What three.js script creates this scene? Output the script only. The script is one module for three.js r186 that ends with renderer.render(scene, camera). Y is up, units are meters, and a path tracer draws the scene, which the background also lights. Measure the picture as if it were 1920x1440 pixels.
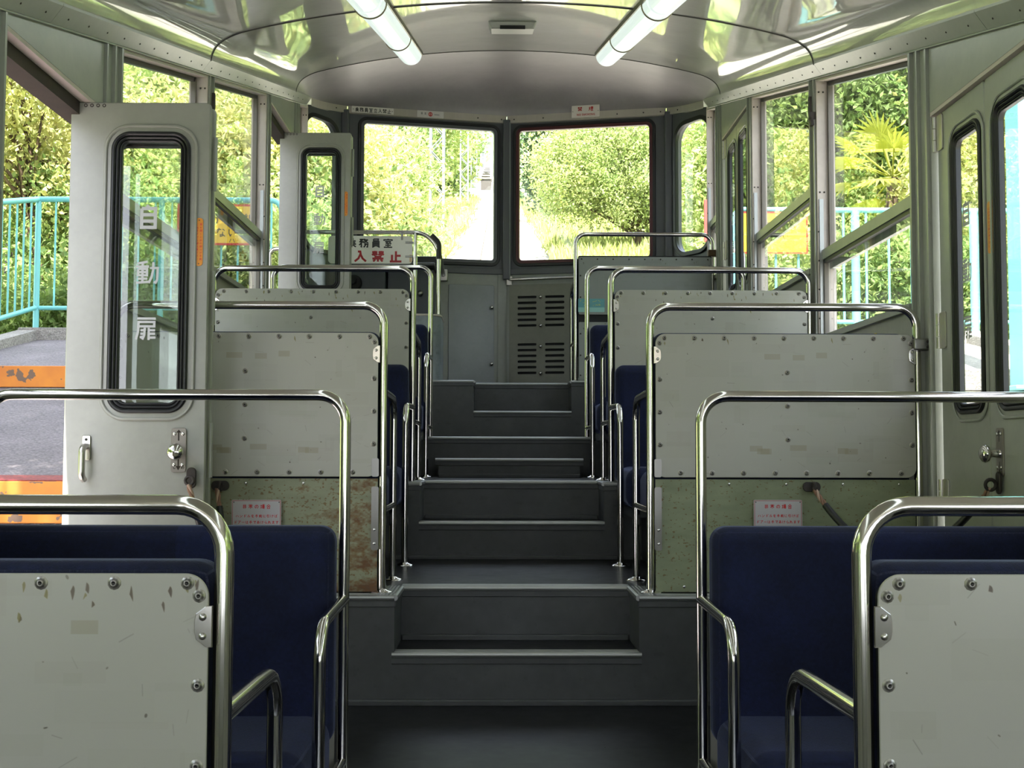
import * as THREE from 'three';
import { RoundedBoxGeometry } from 'three/addons/geometries/RoundedBoxGeometry.js';
import { mergeGeometries, mergeVertices } from 'three/addons/utils/BufferGeometryUtils.js';
import { RectAreaLightUniformsLib } from 'three/addons/lights/RectAreaLightUniformsLib.js';

// ------------------------------------------------------------------ camera, sky, sun, exposure
const scene = new THREE.Scene();
const camera = new THREE.PerspectiveCamera(2 * Math.atan(720 / 2280) * 180 / Math.PI, 4 / 3, 0.05, 2000);
camera.position.set(-0.061, 0.763, 0);
camera.rotation.set(Math.atan(130 / 2280), -Math.atan(28 / 2280), 0.0025, 'YXZ');
scene.add(camera);
const renderer = new THREE.WebGLRenderer({ antialias: true });
renderer.toneMapping = THREE.LinearToneMapping;
renderer.toneMappingExposure = 2.0;
renderer.shadowMap.enabled = true;
RectAreaLightUniformsLib.init();
const SKY = 2.9;
const TO_SUN = new THREE.Vector3(-0.04, 0.86, 0.5).normalize();
// bright hazy summer sky: pale blue overhead, whiter towards the horizon and around the sun
{
  const W = 256, H = 128, data = new Float32Array(W * H * 4), dir = new THREE.Vector3();
  for (let j = 0; j < H; j++) for (let i = 0; i < W; i++) {
    const el = ((j + 0.5) / H - 0.5) * Math.PI, az = ((i + 0.5) / W - 0.5) * 2 * Math.PI; dir.set(Math.cos(az) * Math.cos(el), Math.sin(el), Math.sin(az) * Math.cos(el));
    const up = Math.max(0, dir.y), haze = Math.pow(1 - up, 3), glow = Math.pow(Math.max(0, dir.dot(TO_SUN)), 12), o = (j * W + i) * 4, k = SKY;
    data[o] = k * (0.74 + 0.3 * haze + 0.9 * glow); data[o + 1] = k * (0.82 + 0.2 * haze + 0.83 * glow); data[o + 2] = k * (1.04 + 0.06 * haze + 0.75 * glow); data[o + 3] = 1;
  }
  const t = new THREE.DataTexture(data, W, H, THREE.RGBAFormat, THREE.FloatType); t.mapping = THREE.EquirectangularReflectionMapping; t.magFilter = t.minFilter = THREE.LinearFilter; t.needsUpdate = true;
  scene.background = t; scene.environment = t;
}
const sun = new THREE.DirectionalLight(new THREE.Color(1, 0.935, 0.885), 18);
sun.name = 'sun';
sun.position.copy(TO_SUN).multiplyScalar(60).add(new THREE.Vector3(0, 3, -20));
sun.target.position.set(0, 3, -20);
sun.castShadow = true;
sun.shadow.mapSize.set(4096, 4096);
Object.assign(sun.shadow.camera, { left: -45, right: 45, top: 45, bottom: -45, near: 1, far: 160 });
scene.add(sun, sun.target);

// ------------------------------------------------------------------ helpers
const V = (x, y, z) => new THREE.Vector3(x, y, z);
const C = (r, g, b) => new THREE.Color().setRGB(r, g, b);
function rng(seed) { let a = seed >>> 0; return () => { a = (a + 0x6d2b79f5) | 0; let t = Math.imul(a ^ (a >>> 15), 1 | a); t = (t + Math.imul(t ^ (t >>> 7), 61 | t)) ^ t; return ((t ^ (t >>> 14)) >>> 0) / 4294967296; }; }
const taken = new Map();
function numbered(name) { const n = taken.get(name) || 0; taken.set(name, n + 1); return n ? name + '_' + String(n).padStart(3, '0') : name; }
function mesh(name, geo, mat, parent) {
  const m = new THREE.Mesh(geo, mat);
  m.castShadow = m.receiveShadow = true;
  m.name = parent ? name : numbered(name);
  (parent || scene).add(m);
  return m;
}
function thing(name, label, category, pos = [0, 0, 0], group) {
  const g = new THREE.Group();
  g.name = numbered(name); g.position.set(...pos);
  g.userData = { label, category }; if (group) g.userData.group = group;
  scene.add(g); return g;
}
function tag(o, label, category, group) { o.userData = { label, category }; if (group) o.userData.group = group; return o; }
function struct(name, label, category = 'structure') { const g = new THREE.Group(); g.name = numbered(name); g.userData = { kind: 'structure', label, category }; scene.add(g); return g; }
function stuff(m, label) { m.userData.kind = 'stuff'; if (label) m.userData.label = label; return m; }
// depth d runs forward from the camera, so z = -d
const box = (x0, x1, y0, y1, d0, d1) => new THREE.BoxGeometry(x1 - x0, y1 - y0, d1 - d0).translate((x0 + x1) / 2, (y0 + y1) / 2, -(d0 + d1) / 2);
const rbox = (x0, x1, y0, y1, d0, d1, r = 0.01, seg = 2) => new RoundedBoxGeometry(Math.abs(x1 - x0), Math.abs(y1 - y0), Math.abs(d1 - d0), seg, r).translate((x0 + x1) / 2, (y0 + y1) / 2, -(d0 + d1) / 2);
const sbox = (s, x0, x1, y0, y1, d0, d1) => box(Math.min(s * x0, s * x1), Math.max(s * x0, s * x1), y0, y1, d0, d1);
const srbox = (s, x0, x1, y0, y1, d0, d1, r, seg) => rbox(Math.min(s * x0, s * x1), Math.max(s * x0, s * x1), y0, y1, d0, d1, r, seg);
function shapeOf(pts) { const s = new THREE.Shape(); pts.forEach((p, i) => i ? s.lineTo(p[0], p[1]) : s.moveTo(p[0], p[1])); s.closePath(); return s; }
function roundRect(x0, y0, x1, y1, r, path = new THREE.Shape()) {
  path.moveTo(x0 + r, y0); path.lineTo(x1 - r, y0); path.absarc(x1 - r, y0 + r, r, -Math.PI / 2, 0); path.lineTo(x1, y1 - r); path.absarc(x1 - r, y1 - r, r, 0, Math.PI / 2);
  path.lineTo(x0 + r, y1); path.absarc(x0 + r, y1 - r, r, Math.PI / 2, Math.PI); path.lineTo(x0, y0 + r); path.absarc(x0 + r, y0 + r, r, Math.PI, 1.5 * Math.PI); return path;
}
const ext = (shape, depth, bevel = 0, seg = 6) => new THREE.ExtrudeGeometry(shape, bevel ? { depth: depth - 2 * bevel, bevelEnabled: true, bevelThickness: bevel, bevelSize: bevel, bevelOffset: -bevel, bevelSegments: 1, curveSegments: seg } : { depth, bevelEnabled: false, curveSegments: seg }).translate(0, 0, bevel);
const extX = (shape, x0, x1, bevel, seg) => ext(Array.isArray(shape) ? shapeOf(shape) : shape, Math.abs(x1 - x0), bevel, seg).rotateY(Math.PI / 2).translate(Math.min(x0, x1), 0, 0);   // shape in (d, y)
const extZ = (shape, d0, d1, bevel, seg) => ext(Array.isArray(shape) ? shapeOf(shape) : shape, d1 - d0, bevel, seg).translate(0, 0, -d1);                                    // shape in (x, y)
const extY = (shape, y0, y1, bevel, seg) => ext(Array.isArray(shape) ? shapeOf(shape) : shape, y1 - y0, bevel, seg).rotateX(-Math.PI / 2).translate(0, y0, 0);              // shape in (x, d)
function uvBox(g) {   // texture coordinates in metres, by the axis each face points along
  const q = g.index ? g.toNonIndexed() : g, p = q.attributes.position, n = q.attributes.normal, uv = new Float32Array(p.count * 2);
  for (let i = 0; i < p.count; i++) {
    const ax = Math.abs(n.getX(i)), ay = Math.abs(n.getY(i)), az = Math.abs(n.getZ(i)), x = p.getX(i), y = p.getY(i), z = p.getZ(i);
    if (ay >= ax && ay >= az) { uv[2 * i] = x; uv[2 * i + 1] = z; } else if (ax >= az) { uv[2 * i] = z; uv[2 * i + 1] = y; } else { uv[2 * i] = x; uv[2 * i + 1] = y; }
  }
  q.setAttribute('uv', new THREE.BufferAttribute(uv, 2)); return q;
}
function uvFit(g, x0, x1, y0, y1) { const p = g.attributes.position, uv = g.attributes.uv; for (let i = 0; i < p.count; i++) uv.setXY(i, (p.getX(i) - x0) / (x1 - x0), (p.getY(i) - y0) / (y1 - y0)); return g; }
const merge = (list) => { const l = list.map((g) => { const q = g.index ? g.toNonIndexed() : g; for (const k of Object.keys(q.attributes)) if (!['position', 'normal', 'uv'].includes(k)) q.deleteAttribute(k); return q; }); return mergeGeometries(l); };
function fillet(pts, rad, n = 7) {   // polyline with rounded corners; pts: [x, y, z] or [x, y, z, radius]
  const P = pts.map((p) => V(p[0], p[1], p[2])), out = [P[0]];
  for (let i = 1; i < P.length - 1; i++) {
    const a = P[i - 1].clone().sub(P[i]), b = P[i + 1].clone().sub(P[i]), la = a.length(), lb = b.length(); a.normalize(); b.normalize();
    const ang = a.angleTo(b), r = pts[i][3] ?? rad; let t = Math.min(r / Math.tan(ang / 2), la * 0.49, lb * 0.49);
    const p0 = P[i].clone().addScaledVector(a, t), p1 = P[i].clone().addScaledVector(b, t);
    for (let k = 0; k <= n; k++) { const u = k / n, q = p0.clone().multiplyScalar((1 - u) * (1 - u)).addScaledVector(P[i], 2 * u * (1 - u)).addScaledVector(p1, u * u);
      const mid = a.clone().add(b).normalize(), c = P[i].clone().addScaledVector(mid, t / Math.cos(ang / 2)), rr = t * Math.tan(ang / 2); q.sub(c).normalize().multiplyScalar(rr).add(c); out.push(q); }
  }
  out.push(P[P.length - 1]); return out;
}
function sweep(points, r, seg = 12, caps = true) {   // round bar along points; r: number or function of 0..1
  const P = points.map((p) => p.isVector3 ? p : V(...p)), n = P.length, T = [];
  for (let i = 0; i < n; i++) T.push(P[Math.min(i + 1, n - 1)].clone().sub(P[Math.max(i - 1, 0)]).normalize());
  let N = Math.abs(T[0].y) < 0.9 ? V(0, 1, 0) : V(1, 0, 0); N.sub(T[0].clone().multiplyScalar(N.dot(T[0]))).normalize();
  const pos = [], nor = [], uv = [], idx = []; let len = 0;
  for (let i = 0; i < n; i++) {
    if (i) { N.sub(T[i].clone().multiplyScalar(N.dot(T[i]))).normalize(); len += P[i].distanceTo(P[i - 1]); }
    const B = T[i].clone().cross(N), rr = typeof r === 'function' ? r(i / (n - 1)) : r;
    for (let k = 0; k <= seg; k++) { const a = k / seg * 2 * Math.PI, c = Math.cos(a), s = Math.sin(a), nx = N.x * c + B.x * s, ny = N.y * c + B.y * s, nz = N.z * c + B.z * s;
      pos.push(P[i].x + nx * rr, P[i].y + ny * rr, P[i].z + nz * rr); nor.push(nx, ny, nz); uv.push(k / seg * 2 * Math.PI * rr, len); }
  }
  for (let i = 0; i < n - 1; i++) for (let k = 0; k < seg; k++) { const a = i * (seg + 1) + k, b = a + seg + 1; idx.push(a, a + 1, b, a + 1, b + 1, b); }
  if (caps) for (const e of [0, n - 1]) { const c = pos.length / 3, t = T[e].clone().multiplyScalar(e ? 1 : -1); pos.push(P[e].x, P[e].y, P[e].z); nor.push(t.x, t.y, t.z); uv.push(0, 0);
    for (let k = 0; k <= seg; k++) { const j = (e * (seg + 1) + k) * 3; pos.push(pos[j], pos[j + 1], pos[j + 2]); nor.push(t.x, t.y, t.z); uv.push(0, 0); }
    for (let k = 0; k < seg; k++) e ? idx.push(c, c + 1 + k, c + 2 + k) : idx.push(c, c + 2 + k, c + 1 + k); }
  const g = new THREE.BufferGeometry(); g.setAttribute('position', new THREE.Float32BufferAttribute(pos, 3)); g.setAttribute('normal', new THREE.Float32BufferAttribute(nor, 3)); g.setAttribute('uv', new THREE.Float32BufferAttribute(uv, 2)); g.setIndex(idx); return g;
}
function grid(nu, nv, fn) {   // smooth sheet through fn(u, v) -> Vector3
  const pos = [], uv = [], idx = [];
  for (let j = 0; j <= nv; j++) for (let i = 0; i <= nu; i++) { const p = fn(i / nu, j / nv); pos.push(p.x, p.y, p.z); uv.push(p.x, -p.z); }
  for (let j = 0; j < nv; j++) for (let i = 0; i < nu; i++) { const a = j * (nu + 1) + i, b = a + nu + 1; idx.push(a, a + 1, b, a + 1, b + 1, b); }
  const g = new THREE.BufferGeometry(); g.setAttribute('position', new THREE.Float32BufferAttribute(pos, 3)); g.setAttribute('uv', new THREE.Float32BufferAttribute(uv, 2)); g.setIndex(idx); g.computeVertexNormals(); return g;
}

// ------------------------------------------------------------------ computed textures
function noiseGrid(seed, n) { const r = rng(seed), a = new Float32Array(n * n); for (let i = 0; i < n * n; i++) a[i] = r(); return (x, y) => { const fx = ((x % 1) + 1) % 1 * n, fy = ((y % 1) + 1) % 1 * n, x0 = Math.floor(fx), y0 = Math.floor(fy), u = fx - x0, v = fy - y0, s = u * u * (3 - 2 * u), t = v * v * (3 - 2 * v), g = (i, j) => a[(j % n) * n + (i % n)]; return (g(x0, y0) * (1 - s) + g(x0 + 1, y0) * s) * (1 - t) + (g(x0, y0 + 1) * (1 - s) + g(x0 + 1, y0 + 1) * s) * t; }; }
function fbm(seed, base, oct = 4) { const ns = []; for (let i = 0; i < oct; i++) ns.push(noiseGrid(seed + i * 17, base << i)); return (x, y) => { let s = 0, a = 0.5, w = 0; for (const f of ns) { s += a * f(x, y); w += a; a *= 0.55; } return s / w; }; }
function dataTex(n, fn, srgb = true, rep = 1) {
  const d = new Uint8Array(n * n * 4);
  for (let j = 0; j < n; j++) for (let i = 0; i < n; i++) { const c = fn(i / n, j / n), o = (j * n + i) * 4; d[o] = Math.max(0, Math.min(255, c[0])); d[o + 1] = Math.max(0, Math.min(255, c[1])); d[o + 2] = Math.max(0, Math.min(255, c[2])); d[o + 3] = 255; }
  const t = new THREE.DataTexture(d, n, n); t.wrapS = t.wrapT = THREE.RepeatWrapping; t.magFilter = THREE.LinearFilter; t.minFilter = THREE.LinearMipmapLinearFilter; t.generateMipmaps = true; if (srgb) t.colorSpace = THREE.SRGBColorSpace; t.repeat.set(rep, rep); t.needsUpdate = true; return t;
}
function canvasTex(w, h, draw, srgb = true) { const c = document.createElement('canvas'); c.width = w; c.height = h; draw(c.getContext('2d'), w, h); const t = new THREE.CanvasTexture(c); if (srgb) t.colorSpace = THREE.SRGBColorSpace; t.anisotropy = 8; return t; }
const nA = fbm(3, 8, 5), nB = fbm(11, 4, 5), nC = fbm(29, 32, 3), nD = fbm(41, 16, 4);

// ------------------------------------------------------------------ lettering drawn stroke by stroke (0..100 box, y down)
const GL = {
  '自': '50,4 42,18|22,18 78,18 78,96 22,96 22,18|22,44 78,44|22,70 78,70', '動': '50,6 8,14|4,26 56,26|12,36 48,36 48,62 12,62 12,36|12,49 48,49|30,10 30,90|10,76 50,76|4,93 56,89|60,32 92,32 90,80 84,92 76,90|74,8 73,40 68,66 56,94',
  '扉': '12,8 88,8|18,40 82,40 82,22 18,22 17,60 8,94|44,46 42,76 34,94|60,46 60,96|26,56 44,56|26,70 43,70|24,85 40,82|60,56 86,56|60,70 86,70|60,86 88,86',
  '乗': '70,6 28,14|50,10 50,96|10,28 90,28|14,46 86,46|6,62 94,62|34,20 34,62|66,20 66,62|46,64 8,92|54,64 92,92', '務': '8,10 42,10 26,26|14,20 30,32|4,36 46,36 40,48|26,36 26,90 18,86|24,50 4,72|62,4 52,24|58,16 92,16|86,16 52,50|58,26 94,50|54,62 90,62 86,92 76,90|70,50 68,70 50,96',
  '員': '26,6 74,6 74,24 26,24 26,6|20,34 80,34 80,78 20,78 20,34|20,49 80,49|20,63 80,63|38,80 14,96|62,80 88,96', '室': '50,2 50,12|10,26 10,14 90,14 90,26|20,32 80,32|46,34 30,52|26,53 76,50|64,42 82,58|50,58 50,92|22,72 78,72|8,94 92,94',
  '立': '50,6 50,22|12,24 88,24|30,38 38,78|70,36 60,80|6,90 94,90', '入': '32,10 50,10 54,36|52,30 36,68 8,92|53,34 68,68 94,92', '禁': '6,14 46,14|26,4 26,46|24,20 6,40|28,20 46,38|54,14 94,14|74,4 74,46|72,20 54,40|76,20 94,38|24,54 76,54|8,68 92,68|50,68 50,94|30,76 14,92|70,76 86,92',
  '止': '52,6 52,90|52,44 88,44|22,36 22,90|6,92 94,92', '煙': '10,28 16,46|40,26 34,44|26,8 26,50 6,94|28,56 44,80|48,10 96,10|54,22 92,22 92,50 54,50 54,22|66,10 66,50|80,10 80,50|72,54 72,92|52,72 92,72|46,94 98,94', '日': '24,8 76,8 76,94 24,94 24,8|24,50 76,50',
  '非': '40,6 40,70 26,96|62,6 62,96|12,20 40,20|14,42 40,42|8,68 40,64|62,20 90,20|62,42 88,42|62,66 94,66', '常': '50,2 50,14|28,6 34,16|72,6 66,16|10,30 10,20 90,20 90,30|32,30 68,30 68,44 32,44 32,30|18,84 18,56 82,56 82,82|50,46 50,98',
  'の': '54,22 46,60 30,82 16,70 14,52 26,28 50,18 76,24 88,46 82,72 60,90', '場': '22,10 22,78|4,32 40,32|2,86 40,74|52,6 88,6 88,36 52,36 52,6|52,21 88,21|42,46 98,46|58,50 44,72|54,58 92,58 86,94 76,92|70,60 50,92|82,60 64,94', '合': '50,4 8,46|50,4 92,46|30,42 70,42|24,60 76,60 76,94 24,94 24,60',
  'ハ': '34,28 10,80|64,24 92,80', 'ン': '12,22 36,38|10,86 50,74 92,28', 'ド': '36,6 36,94|36,38 78,60|66,10 74,24|82,6 90,20', 'ル': '30,16 28,60 8,88|56,10 56,84 92,52', 'を': '14,24 82,22|44,6 20,54 44,46 52,74|84,42 36,66 40,92 84,92', '手': '76,8 24,16|16,36 84,36|6,56 94,56|50,14 50,90 38,94',
  '前': '30,4 38,18|70,4 62,18|6,24 94,24|16,96 16,38 48,38 48,94|16,54 48,54|16,70 48,70|64,38 64,78|86,34 86,94 74,94', 'に': '18,10 14,60 22,92|44,26 84,26|46,60 44,80 88,82', '引': '10,10 46,10 46,34 12,34 10,58 46,58 42,94 28,92|80,4 80,96', 'け': '14,10 12,60 20,92|42,32 94,32|74,8 74,60 56,94',
  'ば': '14,10 12,60 20,92|42,30 82,30|64,8 64,76 46,88 46,74 66,74 86,90|84,4 88,14|94,2 98,12', 'ア': '12,14 86,14 60,44|48,34 46,62 24,94', 'ー': '10,50 90,50', 'は': '14,10 12,60 20,92|42,30 82,30|64,8 64,76 46,88 46,74 66,74 86,90', 'で': '8,20 88,16 50,46 52,76 80,90|72,40 80,50|86,34 94,44',
  'あ': '14,20 84,18|44,6 42,60 50,86|70,36 30,86 14,74 30,50 70,46 90,68 60,94', 'ら': '40,6 60,16|28,28 22,60 54,48 80,62 74,84 36,94', 'れ': '26,6 26,94|8,28 40,26 8,72 60,28 66,40 64,82 94,80', 'ま': '16,22 84,22|20,46 80,46|50,6 50,76 30,88 24,76 50,72 84,90', 'す': '8,22 92,22|56,4 56,50 40,62 34,46 56,42 54,76 30,96',
  '線': '28,4 10,24 34,26|36,16 8,48 42,44|24,46 24,94|10,58 6,80|36,56 42,74|70,2 62,12|52,14 90,14 90,42 52,42 52,14|52,28 90,28|70,46 70,90 60,88|48,58 66,56 48,86|92,50 74,64|72,60 96,88', '路': '8,8 38,8 38,32 8,32 8,8|24,32 24,84|24,54 42,54|10,50 10,86|4,90 42,80|66,4 50,34|62,18 88,18 48,58|60,26 96,56|58,60 90,60 90,94 58,94 58,60',
  'な': '8,22 50,20|30,6 12,54|64,16 86,30|66,44 66,84 42,92 40,74 66,72 90,90', 'い': '18,16 18,60 32,86 42,68|70,22 84,60', 'し': '30,6 30,70 50,92 84,70', 'め': '24,20 44,80|66,10 30,86 12,70 30,36 66,30 90,58 62,92',
  '開': '10,96 10,8 42,8 42,34 10,34|58,34 58,8 90,8 90,96|58,34 90,34|28,50 72,50|24,66 76,66|40,50 30,92|60,50 60,94', 'く': '66,6 30,48 68,94', 'と': '36,6 46,44|82,32 30,60 30,86 84,90', '此': '20,30 20,90|8,92 50,84|36,10 36,86|36,46 52,46|64,8 64,86 92,84 94,70|90,30 64,48',
  '部': '28,4 28,14|6,18 52,18|16,24 20,40|42,22 36,40|2,44 56,44|12,56 46,56 46,90 12,90 12,56|66,96 66,8 92,8 78,40 94,66 72,76', '分': '38,6 6,48|62,6 94,48|22,52 78,52 74,92 60,90|46,52 20,94', 'が': '8,32 60,28 54,90 40,86|34,8 10,90|72,30 86,60|80,8 86,20|92,4 98,16', '出': '50,4 50,92|18,18 18,46 82,46 82,18|10,60 10,92 90,92 90,60',
  'か': '8,32 60,28 54,90 40,86|34,8 10,90|72,24 90,56', '御': '20,4 4,26|22,26 4,54|14,44 14,96|40,6 32,26|34,22 62,22|30,42 64,42|48,22 48,80|48,60 62,60|36,56 36,84|28,92 66,80|72,96 72,14 94,14 94,70 84,70', '注': '14,8 24,18|8,34 18,44|22,60 8,92|60,4 68,16|38,24 92,24|42,54 88,54|64,24 64,90|32,92 98,92',
  '意': '50,2 50,10|20,12 80,12|10,28 90,28|36,14 40,26|64,14 60,26|26,36 74,36 74,62 26,62 26,36|26,49 74,49|20,72 14,90|36,70 38,92 64,92|80,70 88,88', '下': '8,10 92,10|48,10 48,96|52,36 78,54', 'さ': '14,24 84,20|54,6 74,56 40,50|24,62 32,86 72,90',
};
function glyph(c, ch, x, y, s, w, sy = s) { const g = GL[ch]; if (!g) return; c.lineWidth = w; c.lineJoin = 'miter'; c.lineCap = 'butt'; for (const st of g.split('|')) { c.beginPath(); st.split(' ').forEach((p, i) => { const [a, b] = p.split(',').map(Number); i ? c.lineTo(x + a * s / 100, y + b * sy / 100) : c.moveTo(x + a * s / 100, y + b * sy / 100); }); c.stroke(); } }
function write(c, text, x, y, s, pitch, w, sy) { [...text].forEach((ch, i) => glyph(c, ch, x + i * pitch, y, s, w, sy)); }
function writeDown(c, text, x, y, s, pitch, w) { [...text].forEach((ch, i) => glyph(c, ch, x, y + i * pitch, s, w)); }

// ------------------------------------------------------------------ materials
const std = (o) => new THREE.MeshStandardMaterial(o), phys = (o) => new THREE.MeshPhysicalMaterial(o);
const paintTex = dataTex(512, (x, y) => { const n = nA(x, y), f = nC(x * 2, y * 2), g = 236 + (n - 0.5) * 26 + (f - 0.5) * 10; return [g, g, g - 3]; }, true, 1);
const scuffTex = dataTex(512, (x, y) => { const n = nB(x, y), f = nC(x, y), sp = nD(x * 2, y * 2) > 0.74 ? -18 : 0, g = 212 + (n - 0.5) * 60 + (f - 0.5) * 34 + sp; return [g, g, g - 2]; }, true, 1.3);
const linoTex = dataTex(512, (x, y) => { const n = nB(x, y), f = nC(x, y), g = 200 + (n - 0.5) * 70 + (f - 0.5) * 50; return [g, g, g]; }, true, 0.9);
const roughTex = dataTex(512, (x, y) => { const v = 150 + (nA(x, y) - 0.5) * 40 + (nC(x, y) - 0.5) * 30; return [v, v, v]; }, false, 1.1);
const waveTex = dataTex(512, (x, y) => { const v = 128 + (nB(x, y) - 0.5) * 200; return [v, v, v]; }, false, 0.55);
const clothTex = dataTex(512, (x, y) => { const n = nA(x, y), f = nC(x * 4, y * 4), q = nB(x * 0.5, y * 0.5), g = 178 + (n - 0.5) * 70 + (f - 0.5) * 60 + (q - 0.5) * 110; return [g, g, g]; }, true, 1.3);
const clothBump = dataTex(256, (x, y) => { const g = 128 + (nC(x * 4, y * 4) - 0.5) * 200; return [g, g, g]; }, false, 6);
const grainTex = dataTex(512, (x, y) => { const n = nB(x, y), f = nC(x * 4, y * 4), g = 200 + (n - 0.5) * 60 + (f - 0.5) * 110; return [g, g * 0.985, g * 0.97]; }, true, 0.8);
const grainBump = dataTex(512, (x, y) => { const g = 128 + (nC(x * 4, y * 4) - 0.5) * 180 + (nA(x, y) - 0.5) * 60; return [g, g, g]; }, false, 0.8);
const chipTex = dataTex(512, (x, y) => { const n = nD(x, y), c = n > 0.69 ? [120, 96, 78] : [214 + (nA(x, y) - 0.5) * 40, 130 + (nA(x, y) - 0.5) * 40, 52]; return c; }, true, 0.7);
const barkTex = dataTex(256, (x, y) => { const g = 120 + (nA(x * 3, y * 0.6) - 0.5) * 160; return [g, g * 0.9, g * 0.8]; }, true, 1.5);
const M = {
  panel: phys({ color: C(0.43, 0.42, 0.37), map: paintTex, roughness: 0.34, clearcoat: 0.25, clearcoatRoughness: 0.25 }),
  door: phys({ color: C(0.34, 0.34, 0.305), map: paintTex, roughness: 0.38, clearcoat: 0.25, clearcoatRoughness: 0.3 }),
  trim: phys({ color: C(0.425, 0.435, 0.385), map: paintTex, roughness: 0.3, clearcoat: 0.4, clearcoatRoughness: 0.2 }),
  reveal: std({ color: C(0.68, 0.585, 0.55), map: paintTex, roughness: 0.55 }),
  cream: std({ color: C(0.62, 0.56, 0.51), map: paintTex, roughness: 0.45 }),
  ceiling: phys({ color: C(0.56, 0.545, 0.52), map: paintTex, roughness: 0.35, clearcoat: 1, clearcoatRoughness: 0.025, bumpMap: waveTex, bumpScale: 0.006 }),
  dome: phys({ color: C(0.35, 0.315, 0.34), map: paintTex, roughness: 0.45, clearcoat: 0.25, clearcoatRoughness: 0.3 }),
  bead: std({ color: C(0.06, 0.055, 0.045), roughness: 0.4 }),
  frontGrey: std({ color: C(0.125, 0.13, 0.145), map: paintTex, roughness: 0.42 }),
  frontLower: phys({ color: C(0.33, 0.345, 0.31), map: paintTex, roughness: 0.4, clearcoat: 0.3, clearcoatRoughness: 0.3 }),
  access: phys({ color: C(0.26, 0.285, 0.295), map: paintTex, roughness: 0.35, clearcoat: 0.3, clearcoatRoughness: 0.2 }),
  maroon: std({ color: C(0.09, 0.018, 0.022), roughness: 0.4 }),
  rubber: std({ color: C(0.012, 0.012, 0.013), roughness: 0.38 }),
  black: std({ color: C(0.006, 0.006, 0.006), roughness: 0.7 }),
  chrome: std({ color: C(0.72, 0.69, 0.66), metalness: 1, roughness: 0.13 }),
  steel: std({ color: C(0.55, 0.52, 0.49), metalness: 1, roughness: 0.28 }),
  stile: std({ color: C(0.16, 0.14, 0.12), roughness: 0.45, metalness: 0.3 }),
  alu: std({ color: C(0.36, 0.365, 0.355), metalness: 1, roughness: 0.42 }),
  plate: std({ color: C(0.3, 0.29, 0.28), metalness: 1, roughness: 0.32 }),
  velvet: phys({ color: C(0.010, 0.017, 0.075), map: clothTex, roughness: 0.95, sheen: 1, sheenColor: C(0.36, 0.41, 0.72), sheenRoughness: 0.45, bumpMap: clothBump, bumpScale: 0.0006 }),
  seatBase: std({ color: C(0.03, 0.032, 0.034), roughness: 0.6 }),
  lino: phys({ color: C(0.012, 0.012, 0.0125), map: linoTex, roughness: 0.55, roughnessMap: roughTex, specularIntensity: 0.4, clearcoat: 0.06, clearcoatRoughness: 0.2 }),
  riser: std({ color: C(0.066, 0.068, 0.068), map: scuffTex, roughness: 0.5 }),
  glass: phys({ color: C(0.93, 0.96, 0.94), transmission: 1, thickness: 0, roughness: 0, ior: 1.5 }),
  film: std({ color: C(0.55, 0.56, 0.56), roughness: 0.6 }),
  lampGlow: std({ color: C(0.75, 0.77, 0.76), roughness: 0.25, emissive: C(0.86, 1, 0.97), emissiveIntensity: 0.36 }),
  brass: std({ color: C(0.2, 0.18, 0.11), metalness: 0.9, roughness: 0.35 }),
  whitePlastic: std({ color: C(0.42, 0.42, 0.38), roughness: 0.4 }),
  rustIron: std({ color: C(0.055, 0.042, 0.036), map: scuffTex, roughness: 0.6 }),
  darkWood: std({ color: C(0.05, 0.034, 0.025), map: scuffTex, roughness: 0.7 }),
  rope: std({ color: C(0.27, 0.15, 0.1), roughness: 0.9 }),
  ropeDark: std({ color: C(0.5, 0.34, 0.26), roughness: 0.9 }),
  tape: std({ color: C(0.01, 0.01, 0.01), roughness: 0.35 }),
  teal: std({ color: C(0.17, 0.5, 0.5), roughness: 0.4 }),
  asphalt: std({ color: C(0.31, 0.28, 0.292), map: grainTex, roughness: 0.95, bumpMap: grainBump, bumpScale: 0.01 }),
  concrete: std({ color: C(0.44, 0.42, 0.39), map: grainTex, roughness: 0.9, bumpMap: grainBump, bumpScale: 0.008 }),
  orange: std({ color: C(1, 1, 1), map: chipTex, roughness: 0.7 }),
  redPaint: std({ color: C(0.38, 0.05, 0.04), map: grainTex, roughness: 0.7 }),
  ground: std({ color: C(0.5, 0.46, 0.4), map: grainTex, roughness: 1 }),
  rail: std({ color: C(0.2, 0.17, 0.15), metalness: 0.6, roughness: 0.5 }),
  sleeper: std({ color: C(0.3, 0.27, 0.24), map: grainTex, roughness: 0.9 }),
  galv: std({ color: C(0.24, 0.25, 0.29), roughness: 0.45, metalness: 0.3 }),
  bark: std({ color: C(0.5, 0.42, 0.34), map: barkTex, roughness: 0.95 }),
};
const leafMat = (r, g, b, t = 0.45) => phys({ color: C(r, g, b), roughness: 0.9, transmission: t, thickness: 0, specularIntensity: 0.25, side: THREE.DoubleSide });

// heights (metres) of the stepped floor and the sloped line of the roof rail
const L1 = -0.49, L0 = -0.185, LA = 0.02, LB = 0.339, LC = 0.645, LD = 0.845, LE = 1.192;
const yc = (d) => 1.826 + 0.239 * (d - 2.885), SL = 0.239;
const REAR = -1.15, WIN = 1.26, WOUT = 1.34;

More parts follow.
